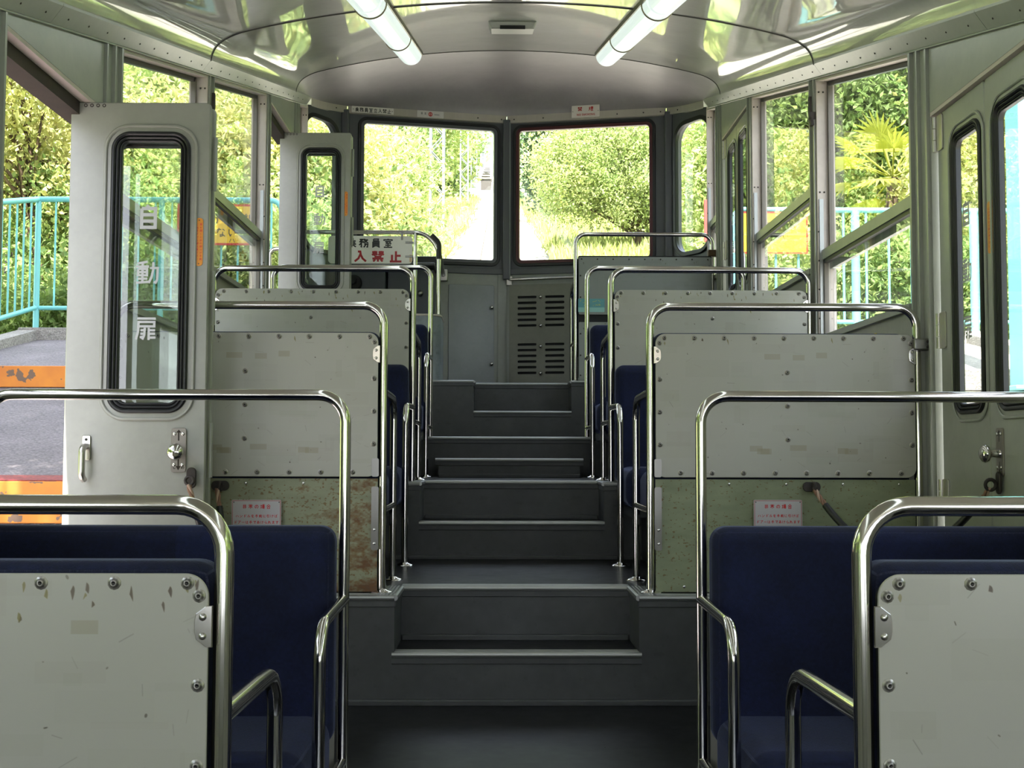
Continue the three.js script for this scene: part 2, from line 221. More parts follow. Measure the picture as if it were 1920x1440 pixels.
// ------------------------------------------------------------------ stepped floor
const floor = struct('floor', 'stepped dark grey floor climbing along the aisle', 'floor');
{
  const notch = (x0, x1, d0, d1, n) => n ? [[-x1, d0], [n[0], d0], [n[0], d0 + n[2]], [n[1], d0 + n[2]], [n[1], d0], [x1, d0], [x1, d1], [-x1, d1]] : [[-x1, d0], [x1, d0], [x1, d1], [-x1, d1]];
  const level = (y, d0, d1, depth, n) => {
    const pts = notch(0, WOUT, d0, d1, n);
    mesh('riser', uvBox(extY(pts, y - depth, y - 0.004)), M.riser, floor);
    mesh('linoleum', uvBox(extY(pts, y - 0.004, y)), M.lino, floor);
  };
  level(L1, REAR - 0.05, 0.3, 0.12); level(L0, 0.3, 2.835, 0.45); level(LA, 2.835, 3.64, 0.35);
  level(LB, 3.64, 4.9, 0.6, [-0.363, 0.363, 0.262]); level(LC, 4.9, 6.28, 0.55, [-0.37, 0.37, 0.25]); level(LD, 6.28, 7.2, 0.45); level(LE, 7.2, 8.5, 0.55, [-0.2, 0.38, 0.27]);
  const stepBlock = (x0, x1, y, y0, d0, d1) => { mesh('riser', uvBox(box(x0, x1, y0, y - 0.004, d0, d1)), M.riser, floor); mesh('linoleum', uvBox(box(x0, x1, y - 0.004, y, d0, d1)), M.lino, floor); };
  stepBlock(-0.363, 0.363, 0.172, LA - 0.1, 3.64, 3.905); stepBlock(-0.37, 0.37, 0.487, LB - 0.1, 4.9, 5.153); stepBlock(-0.2, 0.38, 1.01, LD - 0.1, 7.2, 7.474);
  stepBlock(-0.345, 0.345, 0.735, LC - 0.05, 5.93, 6.28);
  // ribbed aluminium nosings: profile in (outward, up)
  const prof = [[-0.055, -0.001], [-0.055, 0.003]];
  for (let k = 0; k < 5; k++) { const a = -0.052 + k * 0.0105; prof.push([a, 0.0035], [a + 0.006, 0.0035], [a + 0.0072, 0.0015], [a + 0.0093, 0.0015]); }
  prof.push([0.002, 0.0035], [0.008, 0.001], [0.0095, -0.005], [0.008, -0.011], [0.0035, -0.013], [0, -0.013], [0, -0.001]);
  const nosing = (p0, p1, y) => {   // along p0 -> p1 in (x, d); the open side lies to the right of the walk
    const dx = p1[0] - p0[0], dz = -(p1[1] - p0[1]), len = Math.hypot(dx, dz), g = ext(shapeOf(prof), len);
    const f = V(dx / len, 0, dz / len), up = V(0, 1, 0), out = up.clone().cross(f).multiplyScalar(-1);   // right-hand side of the walk
    const m = new THREE.Matrix4().makeBasis(out, up, f.clone());
    const flipped = m.determinant() < 0;
    if (flipped) { m.makeBasis(out, up, f.clone().multiplyScalar(-1)); g.applyMatrix4(m).translate(p1[0], y, -p1[1]); } else g.applyMatrix4(m).translate(p0[0], y, -p0[1]);
    const lip = ext(shapeOf([[0, -0.032], [0.004, -0.03], [0.004, -0.013], [0, -0.013]]), len);
    lip.applyMatrix4(m).translate(...(flipped ? [p1[0], y, -p1[1]] : [p0[0], y, -p0[1]])); mesh('nosing_lip', lip, M.riser, floor);
    mesh('nosing', g, M.alu, floor).userData.label = 'ribbed aluminium step edge';
  };
  const face = (x0, x1, d, y) => nosing([x0, d], [x1, d], y);
  face(-1.26, 1.26, 0.3, L0); face(-1.26, 1.26, 2.835, LA);
  const notched = (y, d, a, b, dep, w = 1.26) => { face(-w, a, d, y); face(b, w, d, y); face(a, b, d + dep, y); nosing([a, d], [a, d + dep], y); nosing([b, d + dep], [b, d], y); };
  notched(LB, 3.64, -0.363, 0.363, 0.262); notched(LC, 4.9, -0.37, 0.37, 0.25); notched(LE, 7.2, -0.2, 0.38, 0.27);
  face(-1.26, 1.26, 6.28, LD); face(-0.37, 0.37, 3.64, 0.172); face(-0.372, 0.372, 4.9, 0.487); face(-0.2, 0.38, 7.2, 1.01); face(-0.36, 0.36, 5.93, 0.735);
  // worn cove strips where riser meets floor
  for (const [x0, x1, y, d] of [[-1.26, 1.26, LA, 3.64], [-1.26, 1.26, LB, 4.9], [-0.345, 0.345, LC, 5.93], [-0.36, 0.36, 0.172, 3.9], [-0.365, 0.365, 0.487, 5.15], [-1.26, 1.26, LD, 7.2]])
    mesh('cove_strip', uvBox(rbox(x0, x1, y - 0.002, y + 0.018, d - 0.014, d + 0.004, 0.005)), M.riser, floor);
}

// ------------------------------------------------------------------ ceiling: profile swept along the slope
const PROFILE = [[1.26, 0], [1.224, 0.05], [1.218, 0.076], [1.203, 0.107], [1.176, 0.133], [1.123, 0.161], [1.056, 0.18], [0.989, 0.196], [0.899, 0.214], [0.81, 0.231], [0.698, 0.249], [0.525, 0.272], [0.35, 0.288], [0.17, 0.297], [0, 0.3]];
const COVE = PROFILE.slice(1);
const INNER = [...COVE.map(([x, y]) => [-x, y]), ...COVE.slice(0, -1).reverse()];          // left to right
const ceilingStruct = struct('ceiling', 'glossy grey green curved metal ceiling with window reflections', 'ceiling');
const SEAM = 6.9;
{
  const curve = new THREE.CatmullRomCurve3(INNER.map(([x, y]) => V(x, y, 0)), false, 'centripetal');
  const at = (t) => curve.getPoint(t);
  for (const [a, b] of [[REAR, 0.6], [0.6, 2.72], [2.72, 4.85], [4.85, SEAM]]) {
    const under = grid(72, 12, (u, v) => { const p = at(u), d = a + (b - a) * v; return V(p.x, p.y + yc(d), -d); });
    mesh('ceiling_panel', under, M.ceiling, ceilingStruct);
    if (b < SEAM) mesh('joint_bead', sweep(Array.from({ length: 73 }, (_, i) => { const p = at(i / 72); return V(p.x, p.y + yc(b) - 0.001, -b); }), 0.0042, 6, false), M.bead, ceilingStruct);
  }
  // outer roof skin
  const outer = [[-1.36, -0.02], [-1.33, 0.1], [-1.24, 0.2], [-1.0, 0.27], [-0.5, 0.345], [0, 0.37], [0.5, 0.345], [1.0, 0.27], [1.24, 0.2], [1.33, 0.1], [1.36, -0.02]];
  mesh('roof_skin', grid(10, 1, (u, v) => { const p = outer[Math.round(u * 10)], d = REAR - 0.15 + (8.55 - REAR) * v; return V(p[0], p[1] + yc(d), -d); }), M.galv, ceilingStruct);
}
// cant rails: sloping strips with screws under the ceiling edge
for (const s of [-1, 1]) {
  const g = struct(s < 0 ? 'trim_1' : 'trim_2', s < 0 ? 'sloping grey green cant rail above the left windows' : 'sloping grey green cant rail above the right windows', 'trim');
  for (const [a, b] of [[REAR, 1.5], [1.5, 3.2], [3.2, 4.85], [4.85, 7.5]]) {
    const pts = [[1.26, 0], [1.222, 0.052], [1.222, 0.062], [1.35, 0.062], [1.35, 0]], q = [];
    const geo = new THREE.BufferGeometry(), pos = [], idx = [];
    for (const d of [a + 0.001, b - 0.001]) for (const [x, y] of pts) pos.push(s * x, y + yc(d), -d);
    const n = pts.length; for (let i = 0; i < n; i++) { const j = (i + 1) % n; s > 0 ? idx.push(i, j, n + i, j, n + j, n + i) : idx.push(i, n + i, j, j, n + i, n + j); }
    for (let i = 1; i < n - 1; i++) s > 0 ? idx.push(0, i + 1, i, n, n + i, n + i + 1) : idx.push(0, i, i + 1, n, n + i + 1, n + i);
    geo.setAttribute('position', new THREE.Float32BufferAttribute(pos, 3)); geo.setIndex(idx); const flat = geo.toNonIndexed(); flat.computeVertexNormals(); flat.setAttribute('uv', new THREE.BufferAttribute(new Float32Array(flat.attributes.position.count * 2), 2));
    mesh('cant_rail', uvBox(flat), M.trim, g);
  }
  mesh('drip_edge', sweep([[s * 1.256, yc(REAR) + 0.001, -REAR], [s * 1.256, yc(7.5) + 0.001, -7.5]], 0.004, 6), M.alu, g);
  const heads = []; for (let d = 2.3; d < 7.4; d += 0.165) heads.push(new THREE.SphereGeometry(0.0032, 6, 4).translate(s * 1.241, yc(d) + 0.026, -d));
  stuff(mesh('rail_screws', merge(heads), M.rustIron, g));
}

// ------------------------------------------------------------------ side walls with window bays and door openings
const BAYS = [[-1.1, 0.3, 0.33, 0.66], [0.36, 1.58, 0.62, 0.975], [1.64, 2.82, 0.92, 1.275], [3.83, 4.975, 1.22, 1.575], [5.06, 6.24, 1.52, 1.875], [7.25, 7.6, 1.82, 2.2]];   // d0, d1, sill, sash bar
const DOORS = [[2.92, 3.66, LA, 1.808], [6.33, 7.09, LD, 2.625]];                                                                                          // d0, d1, floor, header
let nWindow = 0;
for (const s of [-1, 1]) {
  const side = s < 0 ? 'left' : 'right', wall = struct('wall_' + side, 'grey green ' + side + ' side wall with window posts', 'wall');
  const X = (a, b) => [Math.min(s * a, s * b), Math.max(s * a, s * b)];
  const slab = (name, pts, a, b, mat) => mesh(name, uvBox(extX(pts, ...X(a, b))), mat, wall);
  const low = (d) => d < 0.3 ? L1 : d < 2.8 ? L0 : d < 3.6 ? LA : d < 4.9 ? LB : d < 6.2 ? LC : d < 7.1 ? LD : LE;
  // posts, each with two raised ribs
  for (const [a, b] of [[REAR - 0.02, -1.1], [0.3, 0.36], [1.58, 1.64], [2.82, 2.92], [3.66, 3.83], [4.975, 5.06], [6.24, 6.33], [7.09, 7.25]]) {
    slab('post', [[a, low(a) - 0.5], [b, low(a) - 0.5], [b, yc(b)], [a, yc(a)]], WIN + 0.006, b - a > 0.15 ? 1.302 : WOUT, M.trim);
    for (const [c, w] of b - a > 0.15 ? [[a + 0.005, 0.012], [a + 0.085, 0.012], [b - 0.02, 0.016]] : [[a + 0.002, 0.012], [b - 0.014, 0.012]])
      slab('post_rib', [[c, low(a)], [c + w, low(a)], [c + w, yc(c + w)], [c, yc(c)]], WIN - 0.006, WIN + 0.008, M.trim);
  }
  BAYS.forEach(([a, b, sill, bar], k) => {
    slab('lower_panel', [[a, low(a) - 0.5], [b, low(a) - 0.5], [b, sill], [a, sill]], WIN + 0.004, WOUT, M.panel);
    slab('sill', [[a, sill], [b, sill], [b, sill + 0.022], [a, sill + 0.022]], WIN - 0.012, WOUT + 0.02, M.trim);
    // reveals facing along the car
    for (const [d0, d1] of [[a, a + 0.012], [b - 0.012, b]]) slab('reveal', [[d0, sill + 0.022], [d1, sill + 0.022], [d1, yc(d1)], [d0, yc(d0)]], WIN + 0.002, WOUT - 0.004, M.reveal);
    slab('top_reveal', [[a, yc(a) - 0.012], [b, yc(b) - 0.012], [b, yc(b) + 0.01], [a, yc(a) + 0.01]], WIN + 0.004, WOUT, M.reveal);
    // window with two sliding panes
    const w = struct('window_' + (++nWindow), side + ' side window, ' + ['behind the viewer', 'beside the viewer', 'beside the nearest seats', 'past the folding door', 'second past the folding door', 'narrow one beside the cab'][k], 'window');
    const part = (name, pts, x0, x1, mat) => mesh(name, uvBox(extX(pts, ...X(x0, x1))), mat, w);
    const A = a + 0.013, B = b - 0.013;
    part('glass_pane', [[A, bar], [B, bar], [B, yc(B) - 0.012], [A, yc(A) - 0.012]], 1.316, 1.3175, M.glass);
    part('glass_pane', [[A, sill + 0.03], [B, sill + 0.03], [B, bar], [A, bar]], 1.290, 1.2915, M.glass);
    part('sash_bar', [[A, bar - 0.012], [B, bar - 0.012], [B, bar + 0.028], [A, bar + 0.028]], 1.278, 1.302, M.trim);
    part('sash_seal', [[A, bar - 0.028], [B, bar - 0.028], [B, bar - 0.0125], [A, bar - 0.0125]], 1.282, 1.300, M.rubber);
    part('outer_sash_bar', [[A, bar - 0.05], [B, bar - 0.05], [B, bar - 0.02], [A, bar - 0.02]], 1.310, 1.328, M.alu);
    for (const [d0, d1] of [[A, A + 0.018], [B - 0.018, B]]) {
      part('sash_stile', [[d0, bar], [d1, bar], [d1, yc(d1) - 0.012], [d0, yc(d0) - 0.012]], 1.306, 1.326, M.stile);
      part('sash_stile', [[d0, sill + 0.022], [d1, sill + 0.022], [d1, bar - 0.012], [d0, bar - 0.012]], 1.282, 1.300, M.stile);
    }
    part('top_gasket', [[A, yc(A) - 0.03], [B, yc(B) - 0.03], [B, yc(B) - 0.01], [A, yc(A) - 0.01]], 1.308, 1.326, M.rubber);
    // latch channel on the far reveal, with screw pairs
    part('latch_channel', [[B - 0.006, sill + 0.03], [B, sill + 0.03], [B, bar + 0.24], [B - 0.006, bar + 0.24]], 1.268, 1.285, M.alu);
    const sc = []; for (const y of [bar + 0.27, yc(b) - 0.06]) for (const x of [1.272, 1.29]) sc.push(new THREE.SphereGeometry(0.004, 6, 4).translate(s * x, y, -(b - 0.013)));
    for (let y = sill + 0.1; y < bar + 0.2; y += 0.12) sc.push(new THREE.SphereGeometry(0.0035, 6, 4).translate(s * 1.265, y, -(b - 0.013)));
    stuff(mesh('reveal_screws', merge(sc), M.rustIron, w));
    if (k === 3) {
      const latch = merge([extX(shapeOf([[b - 0.02, yc(b) - 0.2], [b + 0.01, yc(b) - 0.2], [b + 0.035, yc(b) - 0.12], [b + 0.03, yc(b) - 0.07], [b + 0.015, yc(b) - 0.07], [b + 0.01, yc(b) - 0.13]]), ...X(1.238, 1.25)), sbox(s, 1.236, 1.262, yc(b) - 0.17, yc(b) - 0.14, b - 0.002, b + 0.016)]);
      mesh('latch', latch, M.rustIron, w);
    }
  });
  // header plates above the doors and the dark track under them
  DOORS.forEach(([a, b, f, h]) => {
    slab('header_plate', [[a, h], [b, h], [b, yc(b)], [a, yc(a)]], WIN + 0.003, WIN + 0.03, M.trim);
    slab('header_core', [[a, h + 0.01], [b, h + 0.01], [b, yc(b)], [a, yc(a)]], WIN + 0.03, WOUT, M.frontGrey);
    slab('door_track', [[a, h - 0.05], [b, h - 0.05], [b, h + 0.012], [a, h + 0.012]], WIN + 0.035, WOUT + 0.02, M.darkWood);
    slab('track_lip', [[a, h - 0.012], [b, h - 0.012], [b, h], [a, h]], WIN + 0.004, WIN + 0.034, M.reveal);
    slab('door_sill', [[a, f - 0.1], [b, f - 0.1], [b, f + 0.006], [a, f + 0.006]], WIN - 0.03, WOUT + 0.06, M.alu);
    const sc = []; for (let y = f + 0.3; y < h - 0.1; y += 0.21) sc.push(new THREE.SphereGeometry(0.005, 6, 4).translate(s * (WIN + 0.005), y, -(b + 0.03)));
    stuff(mesh('post_screws', merge(sc), M.rustIron, wall));
  });
  // exterior side skin below the windows
  slab('outer_skin', [[REAR, L1 - 0.6], [8.0, LE - 0.8], [8.0, LE - 0.38], [REAR, L1 - 0.18]], WOUT, WOUT + 0.01, M.maroon);
}

// ------------------------------------------------------------------ front: dome, trim band, windscreen wall
{
  const curve = new THREE.CatmullRomCurve3(INNER.map(([x, y]) => V(x, y, 0)), false, 'centripetal');
  const bottom = (t) => {   // t in -1..1 along the front edge
    const a = Math.abs(t), s = Math.sign(t) || 1;
    if (a < 0.86) return V(s * 1.06 * a / 0.86, 3.065, -(8.215 - 0.23 * a / 0.86));
    const q = (a - 0.86) / 0.14, p0 = [1.06, 7.985], p1 = [1.19, 7.93], p2 = [1.228, 7.5], k = (i) => (1 - q) * (1 - q) * p0[i] + 2 * q * (1 - q) * p1[i] + q * q * p2[i];
    return V(s * k(0), 3.065 + (yc(7.5) + 0.05 - 3.065) * q * q, -k(1));
  };
  const skin = (u, v) => {
    const c = curve.getPoint(u), S = V(c.x, c.y + yc(SEAM), -SEAM), t = c.x / 1.224, B = bottom(t), w = 1 - Math.pow(Math.abs(t), 6);
    const mid = S.clone().add(B).multiplyScalar(0.5), K = V(B.x * 0.97, S.y + SL * (-B.z - SEAM) * 0.85, B.z + 0.03).sub(mid).multiplyScalar(w).add(mid);
    return S.multiplyScalar((1 - v) * (1 - v)).addScaledVector(K, 2 * v * (1 - v)).addScaledVector(B, v * v);
  };
  mesh('dome_panel', grid(72, 18, skin), M.dome, ceilingStruct).userData.label = 'dull grey curved panel above the windscreen';
  mesh('joint_bead', sweep(Array.from({ length: 73 }, (_, i) => skin(i / 72, 0)), 0.004, 6, false), M.bead, ceilingStruct);
  for (const x of [-0.56, 0.56]) {   // two flat cover strips running down the dome
    let u0 = 0.5; for (let i = 0; i <= 400; i++) if (Math.abs(curve.getPoint(i / 400).x - x * 1.155) < Math.abs(curve.getPoint(u0).x - x * 1.155)) u0 = i / 400;
    mesh('cover_strip', grid(2, 18, (u, v) => skin(u0 + (u - 0.5) * 0.009, v).add(V(0, -0.003, 0.003))), M.dome, ceilingStruct);
  }
  const band = struct('trim_3', 'cream strip across the top of the windscreen', 'trim');
  for (const [a, b] of [[-1, -0.86], [-0.86, 0], [0, 0.86], [0.86, 1]]) {
    mesh('trim_strip', grid(14, 1, (u, v) => bottom(a + 0.0015 + (b - a - 0.003) * u).add(V(0, -0.05 * v + 0.004, 0.008 + 0.004 * v))), M.cream, band);
    mesh('trim_lip', grid(14, 1, (u, v) => bottom(a + (b - a) * u).add(V(0, -0.046, 0.012 - 0.035 * v))), M.cream, band);
  }
  const dots = []; for (const t of [-0.9, -0.8, -0.64, -0.36, -0.16, -0.03, 0.04, 0.2, 0.4, 0.6, 0.74, 0.83, 0.9]) { const p = bottom(t); dots.push(new THREE.SphereGeometry(0.005, 6, 4).translate(p.x, p.y - 0.024, p.z + 0.011)); }
  stuff(mesh('trim_screws', merge(dots), M.rustIron, band));
}
const front = struct('wall_front', 'dark grey windscreen wall with pale lower panels', 'wall');
const FRONT = {};
for (const s of [-1, 1]) {
  const basis = (x0, d0, x1, d1) => { const L = Math.hypot(x1 - x0, d1 - d0), ex = V((x1 - x0) / L, 0, -(d1 - d0) / L), up = V(0, 1, 0); return { m: new THREE.Matrix4().makeBasis(ex, up, ex.clone().cross(up)).setPosition(x0, 0, -d0), L }; };
  const A = s > 0 ? basis(0, 8.23, 1.08, 8.0) : basis(-1.08, 8.0, 0, 8.23), L = A.L, M0 = A.m, off = s > 0 ? 0 : L, sx = (a) => s > 0 ? a : L - a;
  FRONT[s] = { m: M0, sx, L };
  const put = (name, g, z, mat, parent = front) => mesh(name, uvBox(g.translate(0, 0, z).applyMatrix4(M0)), mat, parent);
  const rr = (a0, y0, a1, y1, r, path) => roundRect(Math.min(sx(a0), sx(a1)), y0, Math.max(sx(a0), sx(a1)), y1, r, path);
  const rect = (a0, y0, a1, y1) => shapeOf([[Math.min(sx(a0), sx(a1)), y0], [Math.max(sx(a0), sx(a1)), y0], [Math.max(sx(a0), sx(a1)), y1], [Math.min(sx(a0), sx(a1)), y1]]);
  const up = rect(0, 1.99, L, 3.05); up.holes.push(rr(0.062, 2.047, 1.0, 2.99, 0.05, new THREE.Path()));
  put('upper_panel', ext(up, 0.05), -0.05, M.frontGrey);
  put('lower_panel', ext(rect(0, LE - 0.1, L, 1.99), 0.05), -0.05, M.frontLower);
  put('belt_strip', ext(rect(0.02, 1.975, L, 2.015), 0.012, 0.003), 0, M.frontGrey);
  const w = struct('window_' + (++nWindow), (s < 0 ? 'left' : 'right') + ' half of the two part windscreen', 'window');
  const ring = (a, b, c, d, r, t) => { const q = rr(a, b, c, d, r); q.holes.push(rr(a + t, b + t, c - t, d - t, Math.max(r - t, 0.01), new THREE.Path())); return q; };
  put('rubber_seal', ext(ring(0.045, 2.03, 1.017, 3.007, 0.062, 0.022), 0.02, 0.004, 10), -0.008, M.rubber, w);
  put('inner_frame', ext(ring(0.062, 2.047, 1.0, 2.99, 0.05, 0.026), 0.034, 0.003, 10), -0.026, s > 0 ? M.maroon : M.frontGrey, w);
  put('glass_pane', ext(rr(0.08, 2.065, 0.982, 2.972, 0.03), 0.002, 0, 10), -0.03, M.glass, w);
  // corner wall with its own window
  const Cn = s > 0 ? basis(1.08, 8.0, 1.31, 7.6) : basis(-1.31, 7.6, -1.08, 8.0), l = Cn.L, cx = (a) => s > 0 ? a : l - a;
  const cput = (name, g, z, mat, parent = front) => mesh(name, uvBox(g.translate(0, 0, z).applyMatrix4(Cn.m)), mat, parent);
  const poly = shapeOf(s > 0 ? [[0, LE - 0.1], [l, LE - 0.1], [l, 2.97], [0, 3.05]] : [[0, LE - 0.1], [l, LE - 0.1], [l, 3.05], [0, 2.97]]);
  const cr = (a0, y0, a1, y1, r, p) => roundRect(Math.min(cx(a0), cx(a1)), y0, Math.max(cx(a0), cx(a1)), y1, r, p);
  poly.holes.push(cr(0.07, 2.06, 0.43, 2.93, 0.12, new THREE.Path()));
  cput('corner_panel', ext(poly, 0.05, 0, 10), -0.05, M.frontGrey);
  const cw = struct('window_' + (++nWindow), (s < 0 ? 'left' : 'right') + ' rounded corner window of the cab', 'window');
  const rg = cr(0.055, 2.045, 0.445, 2.945, 0.13); rg.holes.push(cr(0.085, 2.075, 0.415, 2.915, 0.1, new THREE.Path()));
  cput('rubber_seal', ext(rg, 0.03, 0.004, 12), -0.015, M.rubber, cw);
  cput('glass_pane', ext(cr(0.08, 2.07, 0.42, 2.92, 0.1), 0.002, 0, 10), -0.03, M.glass, cw);
  mesh('corner_pillar', srbox(s, 1.05, 1.1, 1.99, 3.04, 7.96, 8.02, 0.008), M.frontGrey, front);
}
mesh('centre_pillar', rbox(-0.024, 0.024, 1.94, 3.04, 8.185, 8.24, 0.008), M.frontGrey, front);
mesh('pillar_edge', rbox(0.018, 0.026, 1.96, 3.02, 8.18, 8.2, 0.003), M.access, front);
{ // lower service panels
  const { m, sx } = FRONT[-1], put = (name, g, z, mat, parent) => mesh(name, g.translate(0, 0, z).applyMatrix4(m), mat, parent || front);
  put('access_door', uvBox(ext(roundRect(sx(0.40), 1.2, sx(0.085), 1.9, 0.01), 0.008, 0.002)), 0, M.access).userData.label = 'blue grey access door with two small knobs';
  for (const y of [1.748, 1.364]) put('knob', new THREE.SphereGeometry(0.014, 10, 8).translate(sx(0.105), y, 0.02), 0, M.chrome);
  put('joint_strip', ext(shapeOf([[sx(0.06), 1.2], [sx(0.0), 1.2], [sx(0.0), 1.975], [sx(0.06), 1.975]]), 0.006), 0, M.frontLower);
  const R = FRONT[1], putR = (name, g, z, mat) => mesh(name, g.translate(0, 0, z).applyMatrix4(R.m), mat, front);
  const vent = roundRect(0.025, 1.2, 0.45, 1.905, 0.008), ys = [];
  for (let k = 0; k < 6; k++) ys.push(1.818 - k * 0.0385); for (let k = 0; k < 6; k++) ys.push(1.497 - k * 0.0385);
  for (const y of ys) for (const [a, b] of [[0.082, 0.213], [0.271, 0.403]]) vent.holes.push(roundRect(a, y - 0.0085, b, y + 0.0085, 0.008, new THREE.Path()));
  putR('vent_panel', uvBox(ext(vent, 0.012, 0, 4)), 0.012, std({ color: C(0.25, 0.247, 0.2), map: paintTex, roughness: 0.45 }));
  putR('vent_backing', ext(roundRect(0.03, 1.205, 0.445, 1.9, 0.008), 0.004), 0.002, M.black);
  for (const y of [1.811, 1.618, 1.477, 1.296]) putR('knob', merge([new THREE.SphereGeometry(0.012, 10, 8).translate(0.243, y + 0.004, 0.04), new THREE.CylinderGeometry(0.006, 0.013, 0.026, 10).rotateX(Math.PI / 2).translate(0.243, y, 0.03)]), 0, M.chrome);
  const bar = mesh('grab_bar', sweep(fillet([[0.02, 1.935, -8.225], [0.02, 1.935, -8.165], [0.95, 1.945, -7.975]], 0.02), 0.009, 8), M.chrome, front); bar.userData.label = 'thin chrome bar under the right windscreen';
  mesh('bar_bracket', rbox(0.0, 0.04, 1.9, 1.965, 8.2, 8.225, 0.006), M.steel, front);
}
// rear end wall, behind the viewer, with two windows
{
  const rear = struct('wall_rear', 'rear end wall of the car behind the viewer', 'wall'), y1 = yc(REAR) + 0.3;
  const sh = shapeOf([[-1.34, L1 - 0.3], [1.34, L1 - 0.3], [1.34, yc(REAR)], [1.0, yc(REAR) + 0.24], [0, y1 + 0.04], [-1.0, yc(REAR) + 0.24], [-1.34, yc(REAR)]]);
  for (const [a, b] of [[-1.05, -0.06], [0.06, 1.05]]) sh.holes.push(roundRect(a, L1 + 0.75, b, yc(REAR) + 0.08, 0.05, new THREE.Path()));
  mesh('rear_panel', uvBox(extZ(sh, REAR - 0.06, REAR)), M.trim, rear);
  for (const [a, b] of [[-1.05, -0.06], [0.06, 1.05]]) mesh('glass_pane', extZ(roundRect(a, L1 + 0.75, b, yc(REAR) + 0.08, 0.05), REAR - 0.03, REAR - 0.028), M.glass, rear);
}

// ------------------------------------------------------------------ folding doors
const letterTex = canvasTex(192, 988, (c, w, h) => { c.fillStyle = '#000'; c.fillRect(0, 0, w, h); c.strokeStyle = '#fff'; ['自', '動', '扉'].forEach((ch, i) => glyph(c, ch, 8, 8 + i * 399, 172, i ? 16.5 : 24, 172)); }, false);
const letterMat = std({ color: C(0.5, 0.5, 0.5), roughness: 0.6, alphaMap: letterTex, transparent: true, alphaTest: 0.5 });
const stickerTex = canvasTex(96, 640, (c, w, h) => { c.fillStyle = '#d98a1e'; c.fillRect(0, 0, w, h); c.strokeStyle = '#c2261c'; writeDown(c, '扉を開くと此の部分が手前', 54, 70, 34, 42, 4); writeDown(c, 'に出ますから御注意下さい', 10, 70, 34, 42, 4); c.fillStyle = '#5a4630'; for (const y of [30, 610]) { c.beginPath(); c.arc(48, y, 9, 0, 7); c.fill(); } });
const stickerMat = std({ map: stickerTex, roughness: 0.35 });
const plateTex = canvasTex(128, 384, (c, w, h) => { c.fillStyle = '#9a938c'; c.fillRect(0, 0, w, h); c.fillStyle = '#3a332d'; c.strokeStyle = '#3a332d'; c.lineWidth = 12; for (const [y0, y1, t] of [[110, 40, 14], [270, 330, 368]]) { c.beginPath(); c.moveTo(64, y0); c.lineTo(64, y1); c.stroke(); c.beginPath(); c.moveTo(42, y1); c.lineTo(86, y1); c.lineTo(64, t); c.fill(); } glyph(c, 'し', 14, 326, 32, 4); glyph(c, 'め', 84, 326, 32, 4); });
const plateMat = std({ map: plateTex, metalness: 0.85, roughness: 0.35 });
const screwHead = new THREE.SphereGeometry(0.0055, 8, 5).scale(1, 1, 0.5);
